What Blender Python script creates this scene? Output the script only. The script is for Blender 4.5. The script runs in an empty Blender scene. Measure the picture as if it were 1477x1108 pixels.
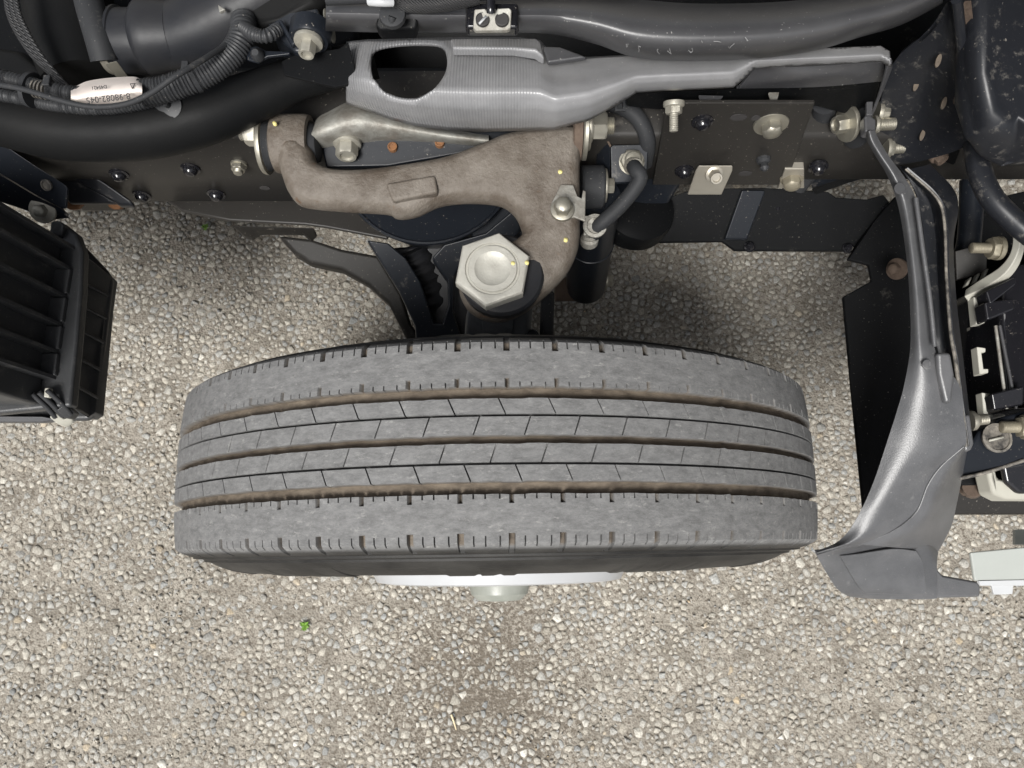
import bpy, bmesh, math, random
import numpy as np
from mathutils import Vector, Matrix
random.seed(7); rng = np.random.default_rng(11)
SC = bpy.context.scene
COL = SC.collection
R = math.radians

# ------------------------------------------------------------------ camera
CAM_H, TILT, FPX = 1.30, R(12.0), 1109.0
W0, H0 = 1477.0, 1108.0
cam = bpy.data.cameras.new('camera'); cam.sensor_width = 36.0
cam.lens = FPX / W0 * 36.0; cam.clip_start = 0.01; cam.clip_end = 500
cob = bpy.data.objects.new('camera', cam); COL.objects.link(cob)
cob.location = (0, 0, CAM_H); cob.rotation_euler = (TILT, 0, 0)
SC.camera = cob

# ------------------------------------------------------------------ sky, sun, exposure
SUN_EL, SUN_AZ = R(55), R(200)          # azimuth clockwise from +Y
w = bpy.data.worlds.new('World'); SC.world = w; w.use_nodes = True
nt = w.node_tree; nt.nodes.clear()
sky = nt.nodes.new('ShaderNodeTexSky'); sky.sky_type = 'NISHITA'; sky.sun_disc = False
sky.sun_elevation = SUN_EL; sky.sun_rotation = SUN_AZ; sky.dust_density = 4.0; sky.ozone_density = 0.6
hs = nt.nodes.new('ShaderNodeHueSaturation'); hs.inputs['Saturation'].default_value = 0.28
bg = nt.nodes.new('ShaderNodeBackground'); bg.inputs['Strength'].default_value = 0.05
ow = nt.nodes.new('ShaderNodeOutputWorld')
nt.links.new(sky.outputs[0], hs.inputs['Color']); nt.links.new(hs.outputs[0], bg.inputs['Color'])
nt.links.new(bg.outputs[0], ow.inputs['Surface'])
sl = bpy.data.lights.new('sun', 'SUN'); sl.energy = 1.5; sl.angle = R(22); sl.color = (1.0, 0.985, 0.955)
so = bpy.data.objects.new('sun', sl); COL.objects.link(so)
sv = Vector((math.sin(SUN_AZ)*math.cos(SUN_EL), math.cos(SUN_AZ)*math.cos(SUN_EL), math.sin(SUN_EL)))
so.rotation_euler = (-sv).to_track_quat('-Z', 'Y').to_euler(); so.location = (0, 0, 6)
SC.view_settings.view_transform = 'Standard'; SC.view_settings.look = 'None'
SC.view_settings.exposure = 1.55; SC.view_settings.gamma = 1.0; SC.view_settings.use_curve_mapping = False
SC.cycles.max_bounces = 6

# ------------------------------------------------------------------ places: a sight line cut at a chosen height
_ct, _st = math.cos(TILT), math.sin(TILT)
def ray(u, v):
    a, b = u - W0/2, H0/2 - v
    return Vector((a, b*_ct + FPX*_st, b*_st - FPX*_ct))
def P(u, v, z):
    d = ray(u, v); return Vector((0, 0, CAM_H)) + d * ((z - CAM_H)/d.z)
def PY(u, v, y):
    d = ray(u, v); return Vector((0, 0, CAM_H)) + d * (y/d.y)
def px(n, z):                       # n photo pixels at height z, in metres
    return n/FPX*(CAM_H - z)*1.03
def T(t): return P(*t) if not isinstance(t, Vector) else t

# ------------------------------------------------------------------ materials
MATS = {}
def mat(name, base, rough=0.5, metal=0.0, alt=None, alt_scale=30, alt_amt=0.5, dust=None, dust_amt=0.0, dust_scale=60,
        bump=0.0, bump_scale=200, spec=0.5, wave=None, rust=None, rust_amt=0.0, coat=0.0, scratch=0.0):
    m = bpy.data.materials.new(name); m.use_nodes = True; n = m.node_tree.nodes; l = m.node_tree.links
    b = n['Principled BSDF']; b.inputs['Roughness'].default_value = rough; b.inputs['Metallic'].default_value = metal
    b.inputs['Specular IOR Level'].default_value = spec; b.inputs['Coat Weight'].default_value = coat
    tc = n.new('ShaderNodeTexCoord'); co = tc.outputs['Object']
    def noise(scale, detail=4, rgh=0.6):
        t = n.new('ShaderNodeTexNoise'); t.inputs['Scale'].default_value = scale; t.inputs['Detail'].default_value = detail
        t.inputs['Roughness'].default_value = rgh; l.new(co, t.inputs['Vector']); return t.outputs['Fac']
    def ramp(src, lo, hi):
        r = n.new('ShaderNodeMapRange'); r.inputs['From Min'].default_value = lo; r.inputs['From Max'].default_value = hi
        l.new(src, r.inputs['Value']); return r.outputs[0]
    def mix(fac, a, bcol, amt=1.0):
        x = n.new('ShaderNodeMix'); x.data_type = 'RGBA'
        if amt != 1.0:
            mm = n.new('ShaderNodeMath'); mm.operation = 'MULTIPLY'; mm.inputs[1].default_value = amt; l.new(fac, mm.inputs[0]); fac = mm.outputs[0]
        l.new(fac, x.inputs[0])
        for s, val in ((6, a), (7, bcol)):
            if isinstance(val, tuple): x.inputs[s].default_value = (*val, 1)
            else: l.new(val, x.inputs[s])
        return x.outputs[2]
    c = base
    if alt: c = mix(ramp(noise(alt_scale, 6, 0.65), 0.36, 0.64), c, alt, alt_amt)
    if rust and rust_amt: c = mix(ramp(noise(38, 8, 0.7), 0.72 - rust_amt*0.25, 0.80 - rust_amt*0.25), c, rust)
    df = None
    if dust and dust_amt:
        df = ramp(noise(dust_scale, 8, 0.75), 0.66 - dust_amt*0.3, 0.92 - dust_amt*0.2)
        c = mix(df, c, dust, 0.75)
        sp = ramp(noise(420, 2, 0.5), 0.70, 0.76)
        c = mix(sp, c, dust, 0.6)
        rr = n.new('ShaderNodeMapRange'); rr.inputs['To Min'].default_value = rough; rr.inputs['To Max'].default_value = min(1, rough + 0.35)
        l.new(df, rr.inputs['Value']); l.new(rr.outputs[0], b.inputs['Roughness'])
    elif rough < 0.7:
        rr = n.new('ShaderNodeMapRange'); rr.inputs['To Min'].default_value = max(0.05, rough - 0.1); rr.inputs['To Max'].default_value = rough + 0.14
        l.new(noise(45, 5, 0.7), rr.inputs['Value']); l.new(rr.outputs[0], b.inputs['Roughness'])
    if isinstance(c, tuple): b.inputs['Base Color'].default_value = (*c, 1)
    else: l.new(c, b.inputs['Base Color'])
    nrm = None
    if bump:
        bp = n.new('ShaderNodeBump'); bp.inputs['Strength'].default_value = bump; bp.inputs['Distance'].default_value = 0.002
        l.new(noise(bump_scale, 5, 0.65), bp.inputs['Height']); nrm = bp.outputs[0]
    if wave:
        wv = n.new('ShaderNodeTexWave'); wv.bands_direction = wave[0]; wv.inputs['Scale'].default_value = wave[1]; wv.inputs['Distortion'].default_value = wave[3] if len(wave) > 3 else 0
        l.new(co, wv.inputs['Vector'])
        bp = n.new('ShaderNodeBump'); bp.inputs['Strength'].default_value = wave[2]; bp.inputs['Distance'].default_value = 0.001
        l.new(wv.outputs['Fac'], bp.inputs['Height'])
        if nrm: l.new(nrm, bp.inputs['Normal'])
        nrm = bp.outputs[0]
    if nrm: l.new(nrm, b.inputs['Normal'])
    MATS[name] = m; return m

DUST = (0.33, 0.30, 0.26)
mat('black_paint', (0.010, 0.012, 0.016), 0.33, dust=DUST, dust_amt=0.16, dust_scale=26, bump=0.03, bump_scale=60, spec=0.30)
mat('black_paint_dusty', (0.012, 0.013, 0.016), 0.36, dust=(0.26, 0.24, 0.21), dust_amt=0.32, dust_scale=75, bump=0.06, bump_scale=80, spec=0.35)
mat('frame_paint', (0.021, 0.0195, 0.0178), 0.40, dust=DUST, dust_amt=0.12, dust_scale=18, bump=0.03, bump_scale=90, spec=0.24)
mat('black_plastic', (0.0055, 0.0058, 0.0063), 0.44, dust=(0.16, 0.15, 0.13), dust_amt=0.16, dust_scale=24, bump=0.10, bump_scale=420, spec=0.09)
mat('gloss_black', (0.010, 0.010, 0.012), 0.14, dust=DUST, dust_amt=0.12, dust_scale=30)
mat('duct_plastic', (0.0065, 0.0068, 0.0072), 0.46, alt=(0.013, 0.0127, 0.0122), alt_scale=9, bump=0.08, bump_scale=300, spec=0.08)
mat('faded_plastic', (0.040, 0.040, 0.043), 0.36, alt=(0.070, 0.070, 0.072), alt_scale=14, dust=(0.42, 0.41, 0.39), dust_amt=0.10, dust_scale=30, bump=0.07, bump_scale=380)
mat('ribbed_plastic', (0.18, 0.18, 0.185), 0.32, alt=(0.30, 0.30, 0.305), alt_scale=16, dust=(0.42, 0.41, 0.39), dust_amt=0.10, dust_scale=34, bump=0.06, bump_scale=380)
mat('fender_plastic', (0.060, 0.061, 0.064), 0.36, alt=(0.115, 0.115, 0.118), alt_scale=22, dust=(0.30, 0.295, 0.285), dust_amt=0.24, dust_scale=38, bump=0.16, bump_scale=700, spec=0.7)
mat('cast_iron', (0.074, 0.058, 0.044), 0.56, alt=(0.150, 0.131, 0.110), alt_scale=30, alt_amt=1.0, rust=(0.10, 0.060, 0.036), rust_amt=0.42, dust=(0.17, 0.158, 0.142), dust_amt=0.34, dust_scale=150, bump=0.6, bump_scale=300, spec=0.4)
mat('zinc', (0.36, 0.343, 0.29), 0.45, metal=0.8, alt=(0.27, 0.25, 0.205), alt_scale=60, bump=0.10, bump_scale=200)
mat('zinc_dull', (0.37, 0.355, 0.305), 0.50, metal=0.5, alt=(0.24, 0.222, 0.182), alt_scale=70, dust=(0.16, 0.145, 0.12), dust_amt=0.3, dust_scale=110, bump=0.25, bump_scale=250)
mat('alloy', (0.32, 0.315, 0.285), 0.55, metal=0.35, alt=(0.17, 0.155, 0.132), alt_scale=60, alt_amt=0.9, bump=0.4, bump_scale=260)
mat('steel_plate', (0.40, 0.375, 0.32), 0.45, metal=0.6, alt=(0.33, 0.30, 0.25), alt_scale=40, bump=0.05)
mat('rubber', (0.026, 0.027, 0.029), 0.62, dust=(0.25, 0.235, 0.21), dust_amt=0.22, dust_scale=50, bump=0.08, bump_scale=300, spec=0.20)
mat('boot_rubber', (0.015, 0.016, 0.019), 0.42, alt=(0.032, 0.031, 0.031), alt_scale=14, bump=0.08, bump_scale=120, spec=0.22)
mat('conduit', (0.030, 0.031, 0.033), 0.45, dust=(0.28, 0.26, 0.23), dust_amt=0.12, dust_scale=40, spec=0.25)
mat('braid', (0.035, 0.035, 0.036), 0.45, dust=(0.30, 0.28, 0.25), dust_amt=0.2, dust_scale=160, wave=('DIAGONAL', 240, 1.0))
mat('rust', (0.22, 0.10, 0.04), 0.85, alt=(0.09, 0.045, 0.025), alt_scale=120, bump=0.4)
mat('rust_dark', (0.105, 0.075, 0.055), 0.85, alt=(0.06, 0.04, 0.03), alt_scale=90, bump=0.4)
mat('white_paint', (0.40, 0.41, 0.42), 0.30, alt=(0.36, 0.36, 0.36), alt_scale=20)
mat('hub_plastic', (0.19, 0.20, 0.175), 0.35, alt=(0.30, 0.305, 0.275), alt_scale=30, bump=0.25, bump_scale=60)
mat('beige_plastic', (0.36, 0.352, 0.305), 0.5, alt=(0.29, 0.28, 0.245), alt_scale=40)
mat('pale_panel', (0.31, 0.325, 0.305), 0.35, alt=(0.27, 0.285, 0.265), alt_scale=12)
mat('label_paper', (0.66, 0.60, 0.55), 0.6, alt=(0.58, 0.50, 0.46), alt_scale=40, bump=0.3, bump_scale=70)
mat('residue', (0.22, 0.22, 0.22), 0.7)
mat('box_plastic', (0.034, 0.035, 0.0365), 0.38, dust=(0.20, 0.19, 0.17), dust_amt=0.36, dust_scale=40, bump=0.12, bump_scale=300, spec=0.5)
mat('recess_plastic', (0.055, 0.058, 0.056), 0.45, alt=(0.07, 0.073, 0.071), alt_scale=12, bump=0.05, bump_scale=300)
mat('knuckle_iron', (0.055, 0.059, 0.064), 0.55, alt=(0.085, 0.087, 0.09), alt_scale=40, bump=0.3, bump_scale=250)
mat('slot_rust', (0.075, 0.058, 0.042), 0.8, alt=(0.14, 0.11, 0.08), alt_scale=150)
mat('link_steel', (0.014, 0.013, 0.0118), 0.5, alt=(0.020, 0.0185, 0.0165), alt_scale=20, dust=(0.20, 0.18, 0.15), dust_amt=0.2, dust_scale=60, bump=0.1, spec=0.15)
mat('cap_zinc', (0.43, 0.42, 0.375), 0.5, metal=0.25, alt=(0.33, 0.317, 0.28), alt_scale=55, dust=(0.22, 0.20, 0.165), dust_amt=0.24, dust_scale=90, bump=0.25, bump_scale=180)
mat('ink', (0.03, 0.028, 0.028), 0.7)
mat('yellow_paint', (0.62, 0.55, 0.22), 0.5)
mat('worn_edge', (0.22, 0.20, 0.17), 0.55, alt=(0.03, 0.028, 0.026), alt_scale=90, alt_amt=1.0)
mat('olive_zinc', (0.26, 0.235, 0.175), 0.5, metal=0.4, alt=(0.15, 0.13, 0.10), alt_scale=80, bump=0.2)
mat('cab_paint', (0.70, 0.71, 0.71), 0.3)
mat('dark_glass', (0.01, 0.012, 0.014), 0.05)
mat('weed', (0.15, 0.28, 0.04), 0.6)
mat('straw', (0.62, 0.52, 0.34), 0.7)
M = MATS

# liner ribs run as a fine wave across X
def add_wave(mname, scale, strength, axis='X'):
    m = M[mname]; n = m.node_tree.nodes; l = m.node_tree.links; b = n['Principled BSDF']
    tc = n.new('ShaderNodeTexCoord'); wv = n.new('ShaderNodeTexWave'); wv.bands_direction = axis
    wv.inputs['Scale'].default_value = scale; l.new(tc.outputs['Object'], wv.inputs['Vector'])
    bp = n.new('ShaderNodeBump'); bp.inputs['Strength'].default_value = strength; bp.inputs['Distance'].default_value = 0.0012
    sx = n.new('ShaderNodeSeparateXYZ'); l.new(tc.outputs['Object'], sx.inputs[0])
    mr = n.new('ShaderNodeMapRange'); mr.inputs['From Min'].default_value = P(790, 120, 0.7).x; mr.inputs['From Max'].default_value = P(740, 120, 0.7).x; mr.inputs['To Max'].default_value = strength; l.new(sx.outputs[0], mr.inputs['Value']); l.new(mr.outputs[0], bp.inputs['Strength'])
    l.new(wv.outputs['Fac'], bp.inputs['Height'])
    if b.inputs['Normal'].links: l.new(b.inputs['Normal'].links[0].from_socket, bp.inputs['Normal'])
    l.new(bp.outputs[0], b.inputs['Normal'])

# ------------------------------------------------------------------ mesh helpers
def link(name, me, m, parent=None, smooth=True, sharp=None):
    o = bpy.data.objects.new(name, me); COL.objects.link(o)
    if m: me.materials.append(M[m])
    if smooth:
        me.polygons.foreach_set('use_smooth', [True]*len(me.polygons))
        if sharp: me.set_sharp_from_angle(angle=R(sharp))
    if parent: o.parent = parent
    return o
def raw(name, vs, fs, m, parent=None, smooth=True, sharp=None):
    me = bpy.data.meshes.new(name); me.from_pydata([tuple(v) for v in vs], [], fs); me.validate(); me.update()
    bm = bmesh.new(); bm.from_mesh(me); bmesh.ops.recalc_face_normals(bm, faces=bm.faces); bm.to_mesh(me); bm.free()
    return link(name, me, m, parent, smooth, sharp)
def bevel(o, w_, seg=2, ang=35):
    b = o.modifiers.new('bevel', 'BEVEL'); b.width = w_; b.segments = seg; b.limit_method = 'ANGLE'; b.angle_limit = R(ang)
    b.harden_normals = True; b.use_clamp_overlap = True
    return o
def prism(name, pts, t, m, parent=None, bev=0.002, seg=2, axis=(0, 0, -1)):
    """outline of places (u,v,z) or Vectors, carried by thickness t along axis"""
    top = [T(p) for p in pts]; ax = Vector(axis).normalized()*t
    n = len(top); bm = bmesh.new()
    a = [bm.verts.new(p) for p in top]; c = [bm.verts.new(p + ax) for p in top]
    bm.faces.new(a); bm.faces.new(c[::-1])
    for i in range(n): bm.faces.new((a[i], c[i], c[(i+1) % n], a[(i+1) % n]))
    bmesh.ops.recalc_face_normals(bm, faces=bm.faces)
    me = bpy.data.meshes.new(name); bm.to_mesh(me); bm.free()
    o = link(name, me, m, parent)
    if bev: bevel(o, bev, seg)
    return o
def casting(name, pts, prof, m, parent):
    """outline of places, rounded over: prof lists (inset, drop) from the foot of the edge up to the flat top"""
    top = [T(p) for p in pts]; n = len(top)
    ar = sum(top[i].x*top[(i+1) % n].y - top[(i+1) % n].x*top[i].y for i in range(n)); sg = 1 if ar > 0 else -1
    nr = []
    for i in range(n):
        d = top[(i+2) % n] - top[i-2]; nr.append(Vector((-d.y, d.x, 0)).normalized()*sg)
    bm = bmesh.new(); rings = []
    for ins, drop in prof: rings.append([bm.verts.new(top[i] + nr[i]*ins - Vector((0, 0, drop))) for i in range(n)])
    for a, b in zip(rings, rings[1:]):
        for i in range(n): bm.faces.new((a[i], a[(i+1) % n], b[(i+1) % n], b[i]))
    bm.faces.new(rings[-1]); bm.faces.new(rings[0][::-1])
    bmesh.ops.recalc_face_normals(bm, faces=bm.faces)
    me = bpy.data.meshes.new(name); bm.to_mesh(me); bm.free()
    return link(name, me, m, parent, True, 60)
def box(name, c, s, m, parent=None, bev=0.002, rot=(0, 0, 0)):
    x, y, z = s[0]/2, s[1]/2, s[2]/2
    vs = [Vector((i*x, j*y, k*z)) for i in (-1, 1) for j in (-1, 1) for k in (-1, 1)]
    from mathutils import Euler
    mt = Euler(rot).to_matrix(); vs = [Vector(c) + mt @ v for v in vs]
    fs = [(0, 1, 3, 2), (4, 6, 7, 5), (0, 4, 5, 1), (2, 3, 7, 6), (0, 2, 6, 4), (1, 5, 7, 3)]
    o = raw(name, vs, fs, m, parent)
    if bev: bevel(o, bev)
    return o
def cr(pts, n):
    p = np.array([tuple(q) for q in pts], float)
    if len(p) == 2:
        t = np.linspace(0, 1, n)[:, None]; return p[0]*(1-t) + p[1]*t
    q = np.vstack([2*p[0]-p[1], p, 2*p[-1]-p[-2]]); k = len(p)-1
    out = []
    for s in np.linspace(0, k, n):
        i = min(int(s), k-1); t = s-i; a, b, c, d = q[i], q[i+1], q[i+2], q[i+3]
        out.append(0.5*((2*b)+(-a+c)*t+(2*a-5*b+4*c-d)*t*t+(-a+3*b-3*c+d)*t**3))
    return np.array(out)
def loft(name, rows, m, parent=None, nu=24, nv=12, t=0.003, flip=False, bev=0.0):
    """rows of places; smoothed both ways into one thin shell"""
    g = [cr([T(p) for p in r], nv) for r in rows]
    g = np.array([cr([g[i][j] for i in range(len(g))], nu) for j in range(nv)])   # nv x nu
    vs = g.reshape(-1, 3); fs = [(j*nu+i, j*nu+i+1, (j+1)*nu+i+1, (j+1)*nu+i) for j in range(nv-1) for i in range(nu-1)]
    me = bpy.data.meshes.new(name); me.from_pydata(vs.tolist(), [], fs); me.update()
    nz = sum(p.normal.z for p in me.polygons)
    if (nz < 0) != flip: me.flip_normals()
    o = link(name, me, m, parent)
    if t:
        s = o.modifiers.new('solid', 'SOLIDIFY'); s.thickness = t; s.offset = -1
        bevel(o, min(t*0.4, 0.0015), 2, 50)
    return o
def frames(pts):
    n = len(pts); tg = [(pts[min(i+1, n-1)] - pts[max(i-1, 0)]).normalized() for i in range(n)]
    up = Vector((0, 0, 1)) if abs(tg[0].z) < 0.9 else Vector((0, 1, 0))
    x = tg[0].cross(up).normalized(); out = []
    for t_ in tg:
        x = (x - t_*x.dot(t_)).normalized(); out.append((t_, x, t_.cross(x)))
    return out
def tube(name, pts, r, m, parent=None, n=14, step=0.006, corr=None, squash=1.0):
    """r: radius or a list along the control places; corr=(pitch, depth) makes bellows"""
    ctl = [T(p) for p in pts]; ln = sum((ctl[i+1]-ctl[i]).length for i in range(len(ctl)-1))
    if corr: step = corr[0]/4
    k = max(4, int(ln/step))
    path = [Vector(q) for q in cr(ctl, k)]
    rr = np.interp(np.linspace(0, 1, k), np.linspace(0, 1, len(r)), r) if isinstance(r, (list, tuple)) else np.full(k, r)
    fr = frames(path); vs, fs, s = [], [], 0.0
    for i, (p, (t_, x, y)) in enumerate(zip(path, fr)):
        if i: s += (path[i]-path[i-1]).length
        ri = rr[i]
        if corr: ri = ri - corr[1]*(0.5 - 0.5*math.copysign(abs(math.cos(2*math.pi*s/corr[0]))**0.5, math.cos(2*math.pi*s/corr[0])))
        for a in range(n):
            th = 2*math.pi*a/n; vs.append(p + x*(ri*math.cos(th)) + y*(ri*squash*math.sin(th)))
    for i in range(k-1):
        for a in range(n): fs.append((i*n+a, i*n+(a+1) % n, (i+1)*n+(a+1) % n, (i+1)*n+a))
    fs.append(tuple(range(n))[::-1]); fs.append(tuple((k-1)*n+a for a in range(n)))
    return raw(name, vs, fs, m, parent, sharp=70)
def lathe(name, base, axis, prof, m, parent=None, n=24, spin=0.0):
    """prof: (radius, distance along axis[, 'h' for a hexagonal ring])"""
    base = T(base); ax = Vector(axis).normalized()
    x = ax.orthogonal().normalized(); y = ax.cross(x); vs, fs = [], []
    for pr in prof:
        r_, d = pr[0], pr[1]; hexa = len(pr) > 2
        for a in range(n):
            th = 2*math.pi*a/n + spin; k = 1.0
            if hexa:
                ph = (2*math.pi*a/n) % (math.pi/3) - math.pi/6; k = math.cos(math.pi/6)/math.cos(ph)
            vs.append(base + ax*d + (x*math.cos(th) + y*math.sin(th))*(r_*k))
    k_ = len(prof)
    for i in range(k_-1):
        for a in range(n): fs.append((i*n+a, i*n+(a+1) % n, (i+1)*n+(a+1) % n, (i+1)*n+a))
    fs.append(tuple(range(n))[::-1]); fs.append(tuple((k_-1)*n+a for a in range(n)))
    return raw(name, vs, fs, m, parent, sharp=32)
def bolt(base, axis, wr, hr, hh, m='zinc', parent=None, wh=0.003, sr=0.0, sh=0.0, dome=False, name='bolt', spin=0.2):
    """flange, hexagon, then a threaded stud or a dimpled head"""
    p = [(wr*0.98, -0.002), (wr, 0.0005), (wr*0.97, wh*0.7), (hr*1.06, wh), (hr, wh+0.0002, 'h'), (hr, wh+hh*0.85, 'h'), (hr*0.86, wh+hh)]
    if sr:
        p.append((sr, wh+hh+0.0002)); k = max(3, int(sh/0.0016))
        for i in range(k):
            d = wh+hh+0.0004+sh*i/k; p += [(sr, d), (sr*0.9, d+sh/k*0.5)]
        p.append((sr*0.75, wh+hh+sh))
    elif dome: p += [(hr*0.6, wh+hh*1.15), (hr*0.2, wh+hh*1.22)]
    else: p += [(hr*0.62, wh+hh), (hr*0.55, wh+hh*0.8), (hr*0.1, wh+hh*0.8)]
    return lathe(name, base, axis, p, m, parent, spin=spin)
def empty(name, loc=(0, 0, 0), parent=None):
    o = bpy.data.objects.new(name, None); COL.objects.link(o); o.location = loc; o.empty_display_size = 0.1
    if parent: o.parent = parent
    return o
def lab(o, label, cat=None, kind=None, group=None):
    if label: o['label'] = label
    if cat: o['category'] = cat
    if kind: o['kind'] = kind
    if group: o['group'] = group
    return o
def rivet(p, axis, r, parent, m='black_paint', name='rivet'):
    return lathe(name, p, axis, [(r*1.25, -0.001), (r*1.25, r*0.25), (r*0.95, r*0.35), (r*0.85, r*0.75), (r*0.55, r*1.05), (r*0.1, r*1.15)], m, parent, n=16)

# ================================================================== GROUND
def ground_material():
    m = bpy.data.materials.new('asphalt'); m.use_nodes = True; n = m.node_tree.nodes; l = m.node_tree.links; b = n['Principled BSDF']
    b.inputs['Roughness'].default_value = 0.9; b.inputs['Specular IOR Level'].default_value = 0.3
    tc = n.new('ShaderNodeTexCoord')
    def nz(s, d=6, r=0.65):
        t = n.new('ShaderNodeTexNoise'); t.inputs['Scale'].default_value = s; t.inputs['Detail'].default_value = d; t.inputs['Roughness'].default_value = r
        l.new(tc.outputs['Object'], t.inputs['Vector']); return t
    cr_ = n.new('ShaderNodeValToRGB'); e = cr_.color_ramp.elements
    e[0].position = 0.30; e[0].color = (0.17, 0.155, 0.131, 1); e[1].position = 0.57; e[1].color = (0.335, 0.311, 0.270, 1)
    l.new(nz(16, 8, 0.7).outputs['Fac'], cr_.inputs[0])
    g = nz(900, 3); cg = n.new('ShaderNodeValToRGB'); cg.color_ramp.elements[0].color = (0.5, 0.5, 0.5, 1); cg.color_ramp.elements[1].color = (1.25, 1.22, 1.18, 1)
    cg.color_ramp.elements[0].position = 0.3; cg.color_ramp.elements[1].position = 0.7
    l.new(g.outputs['Fac'], cg.inputs[0])
    mx = n.new('ShaderNodeMix'); mx.data_type = 'RGBA'; mx.blend_type = 'MULTIPLY'; mx.inputs[0].default_value = 1
    l.new(cr_.outputs[0], mx.inputs[6]); l.new(cg.outputs[0], mx.inputs[7]); l.new(mx.outputs[2], b.inputs['Base Color'])
    sp = nz(150, 5, 0.7); sr = n.new('ShaderNodeMapRange'); sr.inputs['From Min'].default_value = 0.40; sr.inputs['From Max'].default_value = 0.50; l.new(sp.outputs['Fac'], sr.inputs['Value'])
    # damp soil packed between the stones in a patch in front of the wheel
    gm = n.new('ShaderNodeVectorMath'); gm.operation = 'DISTANCE'; q0 = P(690, 1010, 0); gm.inputs[1].default_value = q0; l.new(tc.outputs['Object'], gm.inputs[0])
    gd = n.new('ShaderNodeMapRange'); gd.inputs['From Min'].default_value = 0.05; gd.inputs['From Max'].default_value = 0.22; gd.inputs['To Min'].default_value = 0.10; gd.inputs['To Max'].default_value = 0.0; l.new(gm.outputs['Value'], gd.inputs['Value'])
    ad = n.new('ShaderNodeMath'); ad.operation = 'SUBTRACT'; l.new(sp.outputs['Fac'], ad.inputs[0]); l.new(gd.outputs[0], ad.inputs[1]); l.new(ad.outputs[0], sr.inputs['Value'])
    m2 = n.new('ShaderNodeMix'); m2.data_type = 'RGBA'; l.new(sr.outputs[0], m2.inputs[0]); m2.inputs[6].default_value = (0.125, 0.106, 0.084, 1); l.new(mx.outputs[2], m2.inputs[7]); l.new(m2.outputs[2], b.inputs['Base Color'])
    vo = n.new('ShaderNodeTexVoronoi'); vo.inputs['Scale'].default_value = 260; l.new(tc.outputs['Object'], vo.inputs['Vector'])
    bp = n.new('ShaderNodeBump'); bp.inputs['Strength'].default_value = 0.8; bp.inputs['Distance'].default_value = 0.0016; bp.invert = True
    l.new(vo.outputs['Distance'], bp.inputs['Height']); l.new(bp.outputs[0], b.inputs['Normal'])
    M['asphalt'] = m
    s = bpy.data.materials.new('aggregate'); s.use_nodes = True; n = s.node_tree.nodes; l = s.node_tree.links; b = n['Principled BSDF']
    b.inputs['Roughness'].default_value = 0.82; b.inputs['Specular IOR Level'].default_value = 0.35
    at = n.new('ShaderNodeAttribute'); at.attribute_name = 'tint'
    tc = n.new('ShaderNodeTexCoord'); t = n.new('ShaderNodeTexNoise'); t.inputs['Scale'].default_value = 320; t.inputs['Detail'].default_value = 5; l.new(tc.outputs['Object'], t.inputs['Vector'])
    cg = n.new('ShaderNodeValToRGB'); cg.color_ramp.elements[0].color = (0.72, 0.70, 0.67, 1); cg.color_ramp.elements[1].color = (1.18, 1.16, 1.12, 1)
    cg.color_ramp.elements[0].position = 0.35; cg.color_ramp.elements[1].position = 0.65; l.new(t.outputs['Fac'], cg.inputs[0])
    mx = n.new('ShaderNodeMix'); mx.data_type = 'RGBA'; mx.blend_type = 'MULTIPLY'; mx.inputs[0].default_value = 1
    l.new(at.outputs['Color'], mx.inputs[6]); l.new(cg.outputs[0], mx.inputs[7]); l.new(mx.outputs[2], b.inputs['Base Color'])
    bp = n.new('ShaderNodeBump'); bp.inputs['Strength'].default_value = 0.8; bp.inputs['Distance'].default_value = 0.0018
    l.new(t.outputs['Fac'], bp.inputs['Height']); l.new(bp.outputs[0], b.inputs['Normal'])
    M['aggregate'] = s
ground_material()
gr = raw('ground', [(-40, -40, 0), (40, -40, 0), (40, 40, 0), (-40, 40, 0)], [(0, 1, 2, 3)], 'asphalt', None, False)
lab(gr, 'worn dusty asphalt yard under and around the truck', kind='structure')

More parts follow.
